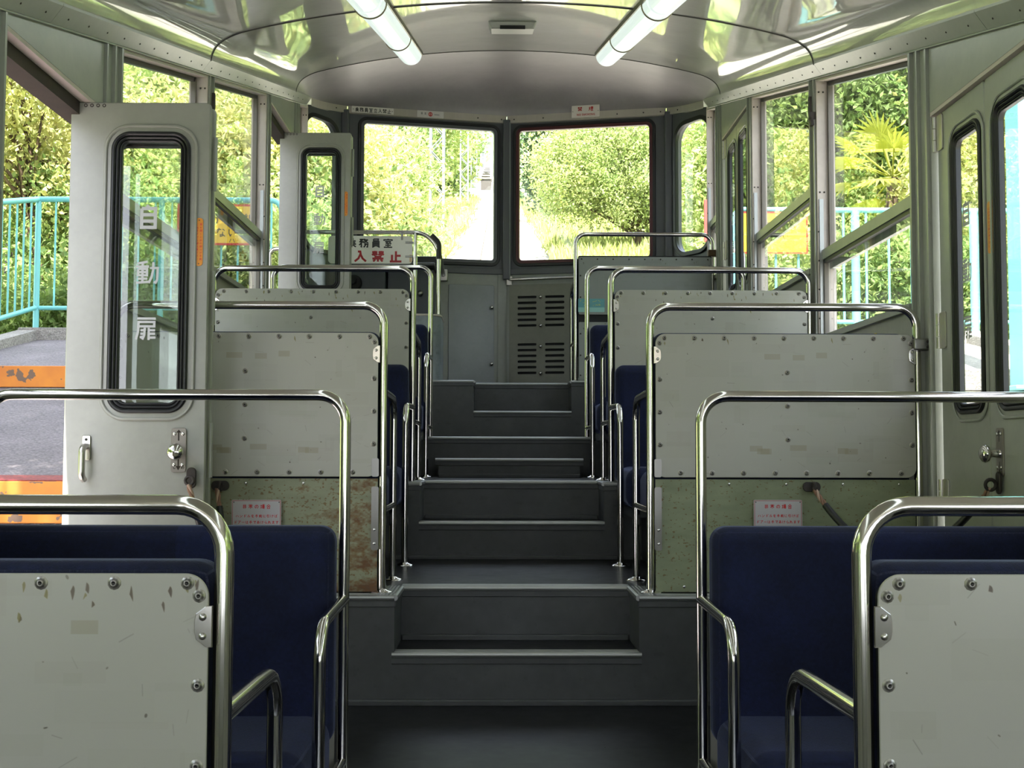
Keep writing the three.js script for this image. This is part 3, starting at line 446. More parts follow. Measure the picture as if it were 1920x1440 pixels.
function leaf(parent, pos, turn, sd, w, y0, y1, win, o = {}) {   // local: x along the leaf from its hinge edge, y up; sd: which face looks into the car
  const g = new THREE.Group(); g.name = 'door_leaf'; g.position.set(...pos); g.rotation.y = turn; parent.add(g);
  const T = 0.018, [a0, a1, b0, b1] = win, f = sd * T / 2, onFace = (geo, h) => geo.translate(0, 0, sd > 0 ? f : f - h);
  const sh = roundRect(0.002, y0, w - 0.002, y1, 0.012); sh.holes.push(roundRect(a0 + 0.008, b0 + 0.008, a1 - 0.008, b1 - 0.008, 0.045, new THREE.Path()));
  mesh('leaf_panel', uvBox(ext(sh, T, 0.003, 8).translate(0, 0, -T / 2)), o.mat || M.door, g);
  const bead = roundRect(a0 - 0.022, b0 - 0.022, a1 + 0.022, b1 + 0.022, 0.075); bead.holes.push(roundRect(a0 - 0.012, b0 - 0.012, a1 + 0.012, b1 + 0.012, 0.066, new THREE.Path()));
  mesh('pressed_rim', onFace(ext(bead, 0.006, 0.0028, 10), 0.006), o.mat || M.door, g);
  for (const [t0, t1, h] of [[0, 0.012, 0.008], [0.0125, 0.022, 0.005], [0.0225, 0.031, 0.002]]) {
    const q = roundRect(a0 + t0, b0 + t0, a1 - t0, b1 - t0, Math.max(0.055 - t0, 0.012)); q.holes.push(roundRect(a0 + t1, b0 + t1, a1 - t1, b1 - t1, Math.max(0.055 - t1, 0.008), new THREE.Path()));
    mesh('rubber_seal', ext(q, T + h, Math.min(0.004, 0.003 + h / 4), 10).translate(0, 0, sd > 0 ? -T / 2 : -T / 2 - h), M.rubber, g);
  }
  mesh('glass_pane', ext(roundRect(a0 + 0.028, b0 + 0.028, a1 - 0.028, b1 - 0.028, 0.02), 0.002).translate(0, 0, -0.001), M.glass, g);
  const flip = (m) => { if (sd < 0) m.rotation.y = Math.PI; return m; };
  if (o.letters) { const m = flip(mesh('lettering', new THREE.PlaneGeometry(0.08, 0.4117), letterMat, g)); m.position.set(o.letters, b0 + 0.413, sd * 0.004); m.userData.label = 'white lettering on the glass'; }
  if (o.sticker) { const k = o.wide || 1; const m = flip(mesh('sticker', ext(roundRect(-0.0115 * k, -0.071, 0.0115 * k, 0.071, 0.01), 0.0015), stickerMat, g)); uvFit(m.geometry, -0.0115 * k, 0.0115 * k, -0.071, 0.071); m.position.set(o.sticker, y1 - 0.415, sd * (T / 2 + 0.0002)); m.userData.label = 'orange warning strip with red writing'; }
  if (o.knob) {
    const m = flip(mesh('knob_plate', uvFit(ext(roundRect(-0.022, -0.064, 0.022, 0.064, 0.008), 0.005, 0.001), -0.022, 0.022, -0.064, 0.064), plateMat, g)); m.position.set(o.knob, y1 - 1.025, sd * T / 2);
    for (const [x, y] of [[-0.012, 0.047], [0.012, 0.047], [-0.012, -0.042], [0.012, -0.042]]) { const k = mesh('screw', screwHead, M.chrome, g); k.position.set(o.knob + x, y1 - 1.025 + y, sd * (T / 2 + 0.006)); }
    const lathe = new THREE.LatheGeometry([[0, 0.052], [0.012, 0.051], [0.021, 0.045], [0.0245, 0.038], [0.022, 0.031], [0.012, 0.026], [0.009, 0.018], [0.011, 0.006], [0.013, 0]].map((p) => new THREE.Vector2(p[0], p[1])), 18).rotateX(sd * Math.PI / 2);
    mesh('knob', lathe.translate(o.knob, y1 - 1.03, sd * (T / 2 + 0.005)), M.chrome, g);
  }
  if (o.handle) {
    const x = o.handle, y = y1 - 1.045, z = sd * T / 2;
    mesh('handle_plate', onFace(ext(roundRect(x - 0.0125, y - 0.01, x + 0.0125, y + 0.062, 0.005), 0.006, 0.0015), 0.006), M.steel, g);
    mesh('handle', sweep(fillet([[x, y + 0.03, z], [x, y + 0.03, z + sd * 0.04], [x, y - 0.055, z + sd * 0.04], [x, y - 0.066, z + sd * 0.02]], 0.02), 0.0095, 10).scale(1, 1, 1), M.steel, g);
    mesh('keyhole', new THREE.CylinderGeometry(0.004, 0.004, 0.002, 8).rotateX(Math.PI / 2).translate(x, y + 0.05, z + sd * 0.0065), M.black, g);
  }
  if (o.hinges) for (const y of o.hinges) {
    const h = merge([ext(roundRect(0.006, y - 0.055, 0.05, y + 0.055, 0.008), 0.005, 0.001).translate(0, 0, sd > 0 ? f : f - 0.005), ...[-0.036, 0, 0.036].map((q) => new THREE.CylinderGeometry(0.008, 0.008, 0.034, 10).translate(-0.002, y + q, sd * (T / 2 + 0.006)))]);
    mesh('hinge', h, M.steel, g);
  }
  if (o.studs) for (let k = 0; k < 4; k++) mesh('stud', new THREE.TorusGeometry(0.0042, 0.0014, 5, 10).translate(w - 0.045 - k * 0.018, y1 - 0.01, sd * T / 2), M.rustIron, g);
  return g;
}
function foldingDoor(n, label, s, hingeD, open, f, top) {
  const door = struct('door_' + n, label, 'door'), y0 = f + 0.012, wA = 0.355, wB = 0.415, b1 = top - 0.088, b0 = top - 0.918;
  const winA = open ? [0.035, 0.3, b0 - 0.01, b1] : [0.11, 0.333, b0, b1], winB = [0.058, 0.291, b0, b1];
  if (open) {
    leaf(door, [s * 1.262, 0, -(hingeD - 0.04)], 0, -1, wA, y0, top, winA, { mat: M.trim });
    leaf(door, [s * 0.907, 0, -(hingeD - 0.1)], Math.PI, -1, wB, y0, top, winB, { letters: 0.18, sticker: 0.03, knob: 0.078, handle: 0.345, studs: true });
    for (const y of [0.3, 0.75, 1.2, 1.6]) mesh('fold_hinge', new THREE.CylinderGeometry(0.007, 0.007, 0.16, 8).translate(s * 0.903, f + y, -(hingeD - 0.07)), M.trim, door);
  } else {
    leaf(door, [s * 1.287, 0, -hingeD], -Math.PI / 2, s, wA, y0, top, winA, { letters: 0.2, hinges: [top - 0.06, top - 0.66, top - 1.16], mat: M.trim });
    leaf(door, [s * 1.287, 0, -(hingeD - wA)], -Math.PI / 2, s, wB, y0, top, winB, { sticker: 0.034, wide: 2, knob: 0.067, mat: M.trim });
  }
}
foldingDoor(1, 'cream folding door standing open inward on the left, nearer', -1, 3.66, true, LA, 1.795);
foldingDoor(2, 'grey green folding door closed on the right, nearer', 1, 3.64, false, LA, 1.795);
foldingDoor(3, 'cream folding door standing open inward on the left, farther', -1, 7.06, true, LD, 2.612);
foldingDoor(4, 'grey green folding door closed on the right, farther', 1, 7.07, false, LD, 2.612);

// ------------------------------------------------------------------ bench seats
function panelTex(seed, drips, tapes) {
  return canvasTex(1024, 560, (c, w, h) => {
    const r = rng(seed); c.fillStyle = '#e9e9e4'; c.fillRect(0, 0, w, h);
    for (let i = 0; i < 60; i++) { c.fillStyle = `rgba(${120 + r() * 40 | 0},${120 + r() * 40 | 0},${100 + r() * 30 | 0},${0.02 + r() * 0.03})`; c.fillRect(r() * w, r() * h, 20 + r() * 160, 10 + r() * 60); }
    for (let i = 0; i < 46; i++) { c.strokeStyle = `rgba(90,88,76,${0.08 + r() * 0.2})`; c.lineWidth = 0.8 + r(); c.beginPath(); const x = r() * w, y = r() * h; c.moveTo(x, y); c.lineTo(x + (r() - 0.5) * 70, y + (r() - 0.5) * 50); c.stroke(); }
    for (let i = 0; i < 26; i++) { c.fillStyle = `rgba(70,62,46,${0.3 + r() * 0.4})`; c.beginPath(); c.ellipse(r() * w, r() * h, 1 + r() * 3, 0.8 + r() * 2, r() * 3, 0, 7); c.fill(); }
    for (let i = 0; i < tapes; i++) { c.fillStyle = 'rgba(196,190,160,0.45)'; c.fillRect(80 + r() * (w - 200), (r() < 0.5 ? 70 : 430) + r() * 20, 40 + r() * 26, 22); }
    for (let i = 0; i < drips; i++) { const x = r() * w, y = 8 + r() * r() * 120; c.fillStyle = r() < 0.6 ? `rgba(150,140,60,${0.5 + r() * 0.4})` : `rgba(90,70,44,${0.5 + r() * 0.4})`; c.save(); c.translate(x, y); c.rotate((r() - 0.5) * 0.5); c.beginPath(); c.moveTo(0, 0); c.quadraticCurveTo(2 + r() * 6, 3, 1 + r() * 3, 6 + r() * 20); c.lineTo(-1 - r() * 2, 4 + r() * 10); c.closePath(); c.fill(); c.restore(); }
    c.strokeStyle = 'rgba(80,72,60,0.7)'; c.lineWidth = 3; c.beginPath(); c.moveTo(300 + r() * 400, 260 + r() * 90); c.lineTo(c.canvas ? 640 + r() * 20 : 640, 330); 
  });
}
const panelMat = (seed, drips, tapes) => phys({ color: C(0.475, 0.46, 0.41), map: panelTex(seed, drips, tapes), roughness: 0.34, clearcoat: 0.3, clearcoatRoughness: 0.22 });
const PANELS = { a: panelMat(5, 40, 2), b: panelMat(8, 4, 9), c: panelMat(13, 26, 3) };
function rustTex(seed, amount, aisleRight) {
  const f = fbm(seed, 12, 6), f2 = fbm(seed + 90, 64, 3);
  return dataTex(512, (x, y) => {
    const edge = aisleRight ? x : 1 - x, low = 1 - y, k = f(x, y), sp = f2(x * 1.6, y), q = amount * (0.55 * Math.pow(edge, 3) + 0.45 * Math.pow(low, 2) + 0.12) , t = Math.max(0, Math.min(1, (k * 0.75 + sp * 0.25 - (0.76 - 0.42 * q)) * 4)), dot = sp > 0.76 - 0.1 * amount * edge ? 0.75 : 0, m = Math.max(t * (0.75 + 0.25 * sp), dot * 0.8);
    const base = [206 + (k - 0.5) * 40, 208 + (k - 0.5) * 40, 178 + (k - 0.5) * 40], rust = [138 + (sp - 0.5) * 60, 84 + (sp - 0.5) * 50, 42];
    return base.map((b, i) => b * (1 - m) + rust[i] * m);
  });
}
const screwGeo = new THREE.LatheGeometry([[0.0001, 0.004], [0.0024, 0.004], [0.0026, 0.0055], [0.0046, 0.005], [0.005, 0.0022], [0.0076, 0.0018], [0.0088, 0]].map((p) => new THREE.Vector2(p[0], p[1])), 10).rotateX(Math.PI / 2);
{ const p = screwGeo.attributes.position, c = new Float32Array(p.count * 3); for (let i = 0; i < p.count; i++) { const r = Math.hypot(p.getX(i), p.getY(i)), k = r < 0.0025 ? 0.05 : r < 0.0048 ? 0.5 : r < 0.006 ? 0.28 : 0.85; c.set([k, k * 0.97, k * 0.94], i * 3); } screwGeo.setAttribute('color', new THREE.BufferAttribute(c, 3)); }
const screwMat = std({ color: C(0.62, 0.6, 0.57), vertexColors: true, metalness: 0.75, roughness: 0.35 });
const smallScrew = new THREE.SphereGeometry(0.0048, 8, 5).scale(1, 1, 0.6);
const R = 0.0128;
const flangeGeo = new THREE.LatheGeometry([[0.0125, 0.012], [0.016, 0.009], [0.03, 0.005], [0.034, 0.002], [0.034, 0]].map((p) => new THREE.Vector2(p[0], p[1])), 20);
const AX = 0.41, OX = 1.236;
function backrest(g, s, z, d, top, f) {
  const a = z - d * 0.004, b = z - d * 0.1;     // depth positions; d = +1 faces the viewer
  mesh('backrest', uvBox(srbox(s, 0.4215, 1.218, f + 0.3, top, Math.min(a, b), Math.max(a, b), 0.036, 5)), M.velvet, g).userData.label = 'dark blue velvet back cushion';
}
function seatPad(g, s, z, d, f) {
  const a = z - d * 0.05, b = z - d * 0.46;
  mesh('seat_cushion', uvBox(srbox(s, 0.426, 1.218, f + 0.215, f + 0.372, Math.min(a, b), Math.max(a, b), 0.05, 5)), M.velvet, g).userData.label = 'dark blue velvet seat cushion';
  mesh('seat_frame', srbox(s, 0.45, 1.22, f + 0.18, f + 0.22, Math.min(z - d * 0.06, z - d * 0.42), Math.max(z - d * 0.06, z - d * 0.42), 0.006), M.seatBase, g);
  mesh('heater_box', srbox(s, 0.52, 1.22, f, f + 0.18, Math.min(z - d * 0.06, z - d * 0.3), Math.max(z - d * 0.06, z - d * 0.3), 0.01), M.seatBase, g);
}
function armrest(g, s, z, d, f) {
  const y = f + 0.613, e = z - d * 0.375;
  mesh('armrest', sweep(fillet([[s * AX, y, -z], [s * AX, y - 0.004, -(z - d * 0.23)], [s * AX, y - 0.008, -e, 0.13], [s * AX, f, -e]].map((p, i) => i === 1 ? [...p, 0.02] : p), 0.13, 9), R, 12), M.chrome, g);
  mesh('side_brace', sweep([[s * AX, f + 0.25, -z], [s * AX, f + 0.25, -e]], 0.011, 10), M.chrome, g);
  const fl = mesh('foot_flange', flangeGeo, M.chrome, g); fl.position.set(s * AX, f, -e);
}
function bench(o) {
  const { s, z, base, h, label, outer = OX } = o, g = thing('bench_seat', label, 'bench', [0, 0, 0]);
  mesh('frame_tube', sweep(fillet([[s * AX, base, -z], [s * AX, h, -z], [s * outer, h, -z], [s * outer, base + 0.2, -z]], o.bend || 0.062, 9), R, 14), M.chrome, g).userData.label = 'chrome hoop rail';
  const fl = mesh('foot_flange', flangeGeo, M.chrome, g); fl.position.set(s * AX, base, -z);
  if (o.away !== undefined) {       // cushion on the far side, screwed panel towards the viewer
    const t = h - 0.086, b = t - 0.44, pz = z - 0.014, sh = roundRect(Math.min(s * 0.425, s * 1.224), b, Math.max(s * 0.425, s * 1.224), t, 0.03), x0 = Math.min(s * 0.425, s * 1.224);
    if (o.panel) {
      const pg = extZ(sh, pz - 0.004, pz, 0.001, 6); uvFit(pg, x0, x0 + 0.799, b, t); mesh('back_panel', pg, o.panel, g).userData.label = 'grey green metal back panel';
      mesh('panel_edge', extZ(roundRect(x0 + 0.002, b - 0.002, x0 + 0.797, t - 0.004, 0.03), pz, pz + 0.014), M.black, g);
      const at = (x, y, geo = screwGeo) => { const m = mesh('screw', geo, screwMat, g); m.position.set(s * x, y, -(pz - 0.004)); };
      for (let k = 0; k < 9; k++) at(0.452 + k * 0.0922, t - 0.012);
      for (const x of [0.437, 1.212]) { at(x, t - 0.028); for (let k = 0; k < 3; k++) at(x, t - 0.14 - k * 0.1); }
      for (let k = 0; k < 3; k++) at(0.83, t - 0.118 - k * 0.103);
      if (b > base + 0.1) for (let k = 0; k < 8; k++) at(0.5 + k * 0.0966, b + 0.014);
      for (const x of [0.41, 1.236]) { const e = x < 1 ? 1 : -1, q = [[0, 0.026], [0.008, 0.026], [0.021, 0.016], [0.023, 0.006], [0.023, -0.006], [0.021, -0.016], [0.008, -0.026], [0, -0.026]];
        const br = mesh('bracket', extZ(shapeOf(q.map(([a, y]) => [s * (x + e * (0.009 + a)), t - 0.066 + y])), pz - 0.0085, pz - 0.003, 0.001), M.chrome, g); br.userData.label = 'small chrome fixing plate';
        for (const y of [-0.012, 0.012]) { const m = mesh('screw', smallScrew, M.steel, g); m.position.set(s * (x + e * 0.021), t - 0.066 + y, -(pz - 0.0095)); } }
    }
    backrest(g, s, z, -1, o.top ?? o.away + 0.8, o.away); seatPad(g, s, z, -1, o.away); armrest(g, s, z, -1, o.away);
    if (o.lower) {
      const y1 = b - 0.006, x1 = Math.min(s * 0.424, s * 1.222), lg = extZ(shapeOf([[x1, base + 0.004], [x1 + 0.798, base + 0.004], [x1 + 0.798, y1], [x1, y1]]), pz + 0.004, pz + 0.007); uvFit(lg, x1, x1 + 0.798, base, y1);
      mesh('lower_sheet', lg, o.lower, g).userData.label = 'rust speckled lower sheet';
      for (const [x, y] of [[0.65, y1 - 0.014], [0.825, y1 - 0.014], [0.999, y1 - 0.014], [1.172, y1 - 0.014], [0.51, base + 0.02], [0.95, base + 0.02]]) { const m = mesh('screw', smallScrew, M.chrome, g); m.position.set(s * x, y, -(pz + 0.003)); }
      for (const [y0, yy] of [[b + 0.0, b + 0.056], [base + 0.13, b - 0.03]]) { mesh('clip_plate', extZ(roundRect(Math.min(s * 0.42, s * 0.442), y0, Math.max(s * 0.42, s * 0.442), yy, 0.006), pz - 0.007, pz - 0.003), M.plate, g); }
      for (const y of [base + 0.15, b - 0.16]) { const m = mesh('screw', smallScrew, M.chrome, g); m.position.set(s * 0.432, y, -(pz - 0.008)); }
    }
  }
  if (o.facing !== undefined) {
    backrest(g, s, z, 1, o.facing + 0.785, o.facing); seatPad(g, s, z, 1, o.facing); armrest(g, s, z, 1, o.facing);
    mesh('rear_sheet', extZ(roundRect(Math.min(s * 0.428, s * 1.216), Math.max(o.facing + 0.2, base), Math.max(s * 0.428, s * 1.216), o.facing + 0.76, 0.03), z + 0.0, z + 0.004), M.panel, g);
  }
  return g;
}
for (const s of [-1, 1]) {
  const side = s < 0 ? 'left' : 'right';
  bench({ s, z: 1.574, base: L0, h: 0.696, away: L0, top: 0.622, panel: s < 0 ? PANELS.a : PANELS.b, label: `chrome framed bench with grey back panel, nearest on the ${side} and cut by the frame` });
  bench({ s, z: 2.806, base: L0, h: 0.896, facing: L0, label: `blue velvet bench facing us on the ${side}, behind the nearest chrome rail` });
  const rust = phys({ color: s < 0 ? C(0.4, 0.41, 0.37) : C(0.36, 0.39, 0.33), map: rustTex(s < 0 ? 71 : 83, s < 0 ? 1 : 0.32, s < 0), roughness: 0.5 });
  bench({ s, z: 3.734, base: LB, h: 1.217, away: LB, panel: s < 0 ? PANELS.b : PANELS.b, lower: rust, label: `bench with grey screwed panel over a ${s < 0 ? 'rusty' : 'greenish'} sheet, past the ${side} door` });
  bench({ s, z: 5.018, base: LB, h: 1.526, away: LC, panel: s < 0 ? PANELS.c : PANELS.c, facing: LB, label: `double sided bench on the ${side}, blue cushion below a stained grey panel` });
  bench({ s, z: 6.352, base: LC, h: 1.737, facing: LC, label: `blue velvet bench facing us farthest up the aisle on the ${side}` });
}
// rusty clamp holding the right bench rail to the wall post
{ const c = thing('pipe_clamp', 'rusty steel clamp tying the right bench rail to the wall post', 'clamp', [1.245, 1.1, -3.72]);
  mesh('clamp_band', rbox(-0.03, 0.03, -0.018, 0.018, -0.026, 0.02, 0.006), M.plate, c); for (const x of [0.012, 0.024]) for (const y of [-0.008, 0.008]) { const m = mesh('screw', smallScrew, M.rustIron, c); m.position.set(x, y, 0.027); } }

// ------------------------------------------------------------------ driver's cab
{
  const g = bench({ s: 1, z: 7.28, base: LE, h: 2.086, away: LE, top: LE + 0.76, label: 'cab partition with grey panel and chrome rail, right of the vented panel' });
  const paint = phys({ color: C(0.27, 0.29, 0.28), map: panelTex(44, 10, 0), roughness: 0.36, clearcoat: 0.3, clearcoatRoughness: 0.25 });
  const up = extZ(roundRect(0.428, 1.596, 1.226, 1.944, 0.008), 7.25, 7.256); uvFit(up, 0.428, 1.226, 1.596, 1.944); mesh('back_panel', up, paint, g);
  const lo = extZ(roundRect(0.428, LE + 0.01, 1.226, 1.55, 0.006), 7.252, 7.258); uvFit(lo, 0.428, 1.226, LE, 1.55); mesh('lower_sheet', lo, paint, g);
  mesh('panel_edge', extZ(roundRect(0.424, LE + 0.02, 1.23, 1.952, 0.01), 7.259, 7.27), M.black, g);
  for (let k = 0; k < 9; k++) { const m = mesh('screw', smallScrew, M.rustIron, g); m.position.set(0.445 + k * 0.095, 1.93, -7.249); }
  for (const y of [1.83, 1.7, 1.48, 1.35, 1.23]) { const m = mesh('screw', smallScrew, M.rustIron, g); m.position.set(0.438, y, -7.249); }
  const lab = canvasTex(256, 128, (c, w, h) => { c.fillStyle = '#5d9a9f'; c.fillRect(0, 0, w, h); c.fillStyle = '#8fc3bb'; c.fillRect(0, 84, w, 44); c.strokeStyle = '#c3c24a'; c.lineWidth = 5; const r = rng(4); for (let i = 0; i < 26; i++) { const x = 20 + r() * 200, y = 18 + (i % 2) * 34 + r() * 16; c.beginPath(); c.moveTo(x, y); c.lineTo(x + (r() - 0.5) * 24, y + (r() - 0.5) * 18); c.stroke(); } for (let i = 0; i < 30; i++) { c.fillStyle = `rgba(200,215,200,${r() * 0.4})`; c.fillRect(r() * w, r() * h, 3 + r() * 30, 2); } });
  const st = mesh('sticker', uvFit(extZ(roundRect(0.424, 1.61, 0.582, 1.69, 0.004), 7.2475, 7.2495), 0.424, 0.582, 1.61, 1.69), std({ map: lab, roughness: 0.3 }), g); st.userData.label = 'worn blue green sticker';
  mesh('pipe_clamp', rbox(1.21, 1.268, 1.952, 1.992, 7.25, 7.3, 0.006), std({ color: C(0.13, 0.07, 0.03), map: scuffTex, roughness: 0.7 }), g);
}
{
  const g = thing('guard_rail', 'chrome guard rail before the cab on the left, with black taped bend', 'rail');
  const path = fillet([[-1.22, 2.092, -7.28], [-0.415, 2.092, -7.28, 0.15], [-0.415, 1.597, -7.28]], 0.15, 12);
  mesh('frame_tube', sweep(path, R, 12), M.chrome, g);
  mesh('tape_wrap', sweep(path.slice(8), R + 0.004, 12).translate(0, 0, 0), M.tape, g).visible = true;
  mesh('post', sweep([[-0.556, 2.09, -7.28], [-0.556, 1.597, -7.28]], R - 0.001, 10), M.chrome, g);
  mesh('stay', sweep([[-0.414, 1.985, -7.29], [-0.424, 1.955, -8.1]], 0.013, 10), M.plate, g);
  mesh('stay_foot', rbox(-0.455, -0.395, 1.915, 1.995, 8.1, 8.14, 0.008), M.steel, g);
  g.children[1].geometry = sweep(fillet([[-0.46, 2.075, -7.28], [-0.415, 2.03, -7.28], [-0.415, 1.93, -7.28]], 0.06, 8), R + 0.004, 12);
}
{
  const tex = canvasTex(1024, 340, (c, w, h) => { c.fillStyle = '#ece8df'; c.fillRect(0, 0, w, h); const r = rng(9); for (let i = 0; i < 160; i++) { c.fillStyle = `rgba(190,160,110,${r() * 0.12})`; c.fillRect(r() * w, h * (0.6 + 0.4 * r()), 4 + r() * 30, 3); } c.fillStyle = 'rgba(190,130,60,0.5)'; c.fillRect(w - 36, h - 110, 30, 90);
    c.strokeStyle = '#161616'; write(c, '乗務員室', 224, 32, 122, 147, 16, 113); c.strokeStyle = '#a5161a'; write(c, '立入禁止', 95, 178, 160, 215, 25, 146); });
  const g = thing('warning_sign', 'white staff only board with black and red Japanese lettering hung on the cab rail', 'sign', [-0.825, 1.982, -7.262]);
  mesh('board', uvFit(ext(roundRect(-0.253, -0.084, 0.253, 0.084, 0.024), 0.004, 0.001), -0.253, 0.253, -0.084, 0.084), std({ map: tex, roughness: 0.35 }), g);
  for (const [x, y, w, h] of [[0.19, 0.085, 0.012, 0.05], [0.235, 0.045, 0.05, 0.012], [0.235, -0.04, 0.05, 0.012]]) mesh('strap', rbox(x - w / 2, x + w / 2, y - h / 2, y + h / 2, -0.008, -0.003, 0.002), M.plate, g);
}
{
  const g = thing('control_cabinet', 'pale rounded steel cabinet at the left of the cab step', 'cabinet', [0, LE, 0]);
  const sh = new THREE.Shape(); sh.moveTo(-1.2, 7.23); sh.lineTo(-0.5, 7.23); sh.absarc(-0.5, 7.33, 0.1, -Math.PI / 2, 0); sh.lineTo(-0.4, 7.62); sh.lineTo(-1.2, 7.62); sh.closePath();
  mesh('body', uvBox(extY(sh, 0, 0.39, 0, 10)), phys({ color: C(0.33, 0.37, 0.4), map: scuffTex, roughness: 0.4 }), g);
  const top = new THREE.Shape(); top.moveTo(-1.2, 7.225); top.lineTo(-0.5, 7.225); top.absarc(-0.5, 7.33, 0.105, -Math.PI / 2, 0); top.lineTo(-0.395, 7.62); top.lineTo(-1.2, 7.62); top.closePath();
  mesh('top_plate', extY(top, 0.39, 0.402, 0.003, 10), M.cream, g);
}
{
  const g = thing('driver_console', 'dark blue grey driving desk behind the cab rail', 'console', [0, LE, 0]);
  const blue = std({ color: C(0.07, 0.08, 0.1), map: paintTex, roughness: 0.45 });
  mesh('desk_front', uvBox(rbox(-1.0, -0.78, 0.42, 0.78, 7.78, 8.0, 0.008)), blue, g); mesh('desk_front', uvBox(rbox(-0.772, -0.47, 0.1, 0.76, 7.82, 8.02, 0.008)), blue, g);
  mesh('desk_top', uvBox(rbox(-1.05, -0.46, 0.765, 0.785, 7.7, 8.05, 0.006)), M.frontGrey, g);
  mesh('controller_knob', merge([new THREE.CylinderGeometry(0.05, 0.055, 0.03, 20).rotateX(Math.PI / 2).translate(-0.985, 0.66, -7.765), new THREE.CylinderGeometry(0.022, 0.026, 0.05, 6).rotateX(Math.PI / 2).translate(-0.985, 0.67, -7.74)]), M.black, g);
  mesh('switch', new THREE.SphereGeometry(0.02, 10, 8).translate(-0.56, 0.6, -7.81), M.plate, g); mesh('meter_hood', rbox(-0.62, -0.42, 0.79, 0.85, 7.85, 8.0, 0.01), M.tape, g);
}
// ------------------------------------------------------------------ ceiling lamps
for (const s of [-1, 1]) [[6.76, 4.45], [4.4, 2.1], [2.05, -0.25]].forEach(([d1, d0], k) => {
  const x = s * 0.555, top = (d) => yc(d) + 0.265, g = thing('ceiling_lamp', `lit white tube lamp with metal rings on the ${s < 0 ? 'left' : 'right'} of the ceiling${['', ', second row', ', third row'][k]}`, 'lamp', [x, top((d0 + d1) / 2), -(d0 + d1) / 2], 'ceiling tube lamps');
  const L = (d1 - d0) * Math.hypot(1, SL), tilt = Math.atan(SL), hold = new THREE.Group(); hold.name = 'fitting'; hold.rotation.x = tilt; g.add(hold);
  const body = new THREE.Shape(); body.moveTo(-0.05, 0.03); body.lineTo(-0.05, 0); body.absarc(0, 0, 0.05, Math.PI, 2 * Math.PI, false); body.lineTo(0.05, 0.03); body.closePath();
  const cap = (z) => new THREE.SphereGeometry(0.058, 18, 10).scale(1.06, 1, 0.6).translate(0, -0.006, z);
  const dif = mesh('diffuser', merge([ext(shapeOf(Array.from({ length: 17 }, (_, i) => [Math.cos(Math.PI + Math.PI * i / 16) * 0.062, -0.006 + Math.sin(Math.PI + Math.PI * i / 16) * 0.058])), L).translate(0, 0, -L / 2), cap(-L / 2), cap(L / 2)]), M.lampGlow, hold); dif.userData.label = 'glowing white half round diffuser';
  mesh('mounting_channel', box(-0.068, 0.068, -0.008, 0.02, -L / 2 - 0.02, L / 2 + 0.02), M.brass, hold);
  for (const z of [-0.12, 0.44].map((q) => q * L)) mesh('ring', new THREE.TorusGeometry(0.063, 0.004, 6, 24, Math.PI).rotateZ(Math.PI).scale(1, 0.95, 1).translate(0, -0.006, z), M.brass, hold);
  mesh('end_ring', new THREE.TorusGeometry(0.062, 0.0035, 6, 20, Math.PI).rotateX(Math.PI / 2).translate(0, -0.006, -L / 2).scale(1, 1, 1), M.brass, hold);
  const a = new THREE.RectAreaLight(C(0.86, 1, 0.97), 0.9, 0.08, L); a.name = 'tube_light'; a.position.set(0, -0.075, 0); a.rotation.x = -Math.PI / 2; hold.add(a);
});
{ const y = yc(5.6) + 0.3, g = thing('ceiling_speaker', 'flat cream box with a dark slot on the middle of the ceiling', 'vent', [0.005, y, -5.6]);
  const h = mesh('housing', extZ(shapeOf([[-0.112, 0], [-0.098, -0.035], [0.098, -0.035], [0.112, 0]]), -0.12, 0.12, 0.006), M.whitePlastic, g); h.rotation.x = Math.atan(SL);
  const q = mesh('slot', box(-0.058, 0.058, -0.036, -0.02, -0.125, -0.11), M.black, g); q.rotation.x = Math.atan(SL); }

// ------------------------------------------------------------------ signs and ropes
function sign(name, label, w, h, pos, turn, draw, px = 512) {
  const tex = canvasTex(px, Math.round(px * h / w), draw), m = mesh(name, uvFit(ext(roundRect(-w / 2, -h / 2, w / 2, h / 2, 0.004), 0.003), -w / 2, w / 2, -h / 2, h / 2), std({ map: tex, roughness: 0.35 }));
  m.position.set(...pos); m.rotation.y = turn; return tag(m, label, 'sign');
}
const notice = (c, w, h) => { c.fillStyle = '#b9b4b6'; c.fillRect(0, 0, w, h); c.strokeStyle = '#a8433f'; c.lineWidth = 5; c.strokeRect(9, 9, w - 18, h - 18); c.strokeStyle = '#c0262a'; write(c, '非常の場合', 110, 46, 46, 62, 6); write(c, 'ハンドルを手前に引けば', 42, 150, 34, 40, 4.5); write(c, 'ドアーは手であけられます', 26, 214, 34, 39, 4.5); c.fillStyle = '#2a2020'; for (const x of [22, w - 22]) { c.beginPath(); c.arc(x, 24, 6, 0, 7); c.fill(); } };
sign('notice_plate', 'grey metal notice with red Japanese writing on the rusted sheet at left', 0.15, 0.086, [-0.79, 0.577, -3.717], 0, notice);
sign('notice_plate', 'grey metal notice with red Japanese writing on the green sheet at right', 0.148, 0.086, [0.797, 0.58, -3.717], 0, notice);
const slope = Math.atan(0.23 / 1.06);
sign('staff_sign', 'narrow white strip with black characters above the left windscreen', 0.28, 0.042, [-0.895, 3.042, -7.996], slope, (c, w, h) => { c.fillStyle = '#e6e0da'; c.fillRect(0, 0, w, h); c.strokeStyle = '#141414'; write(c, '乗務員室立入禁止', 40, 14, 50, 56, 6, 56); c.fillStyle = '#141414'; for (const x of [20, w - 18]) { c.beginPath(); c.arc(x, h / 2, 5, 0, 7); c.fill(); } });
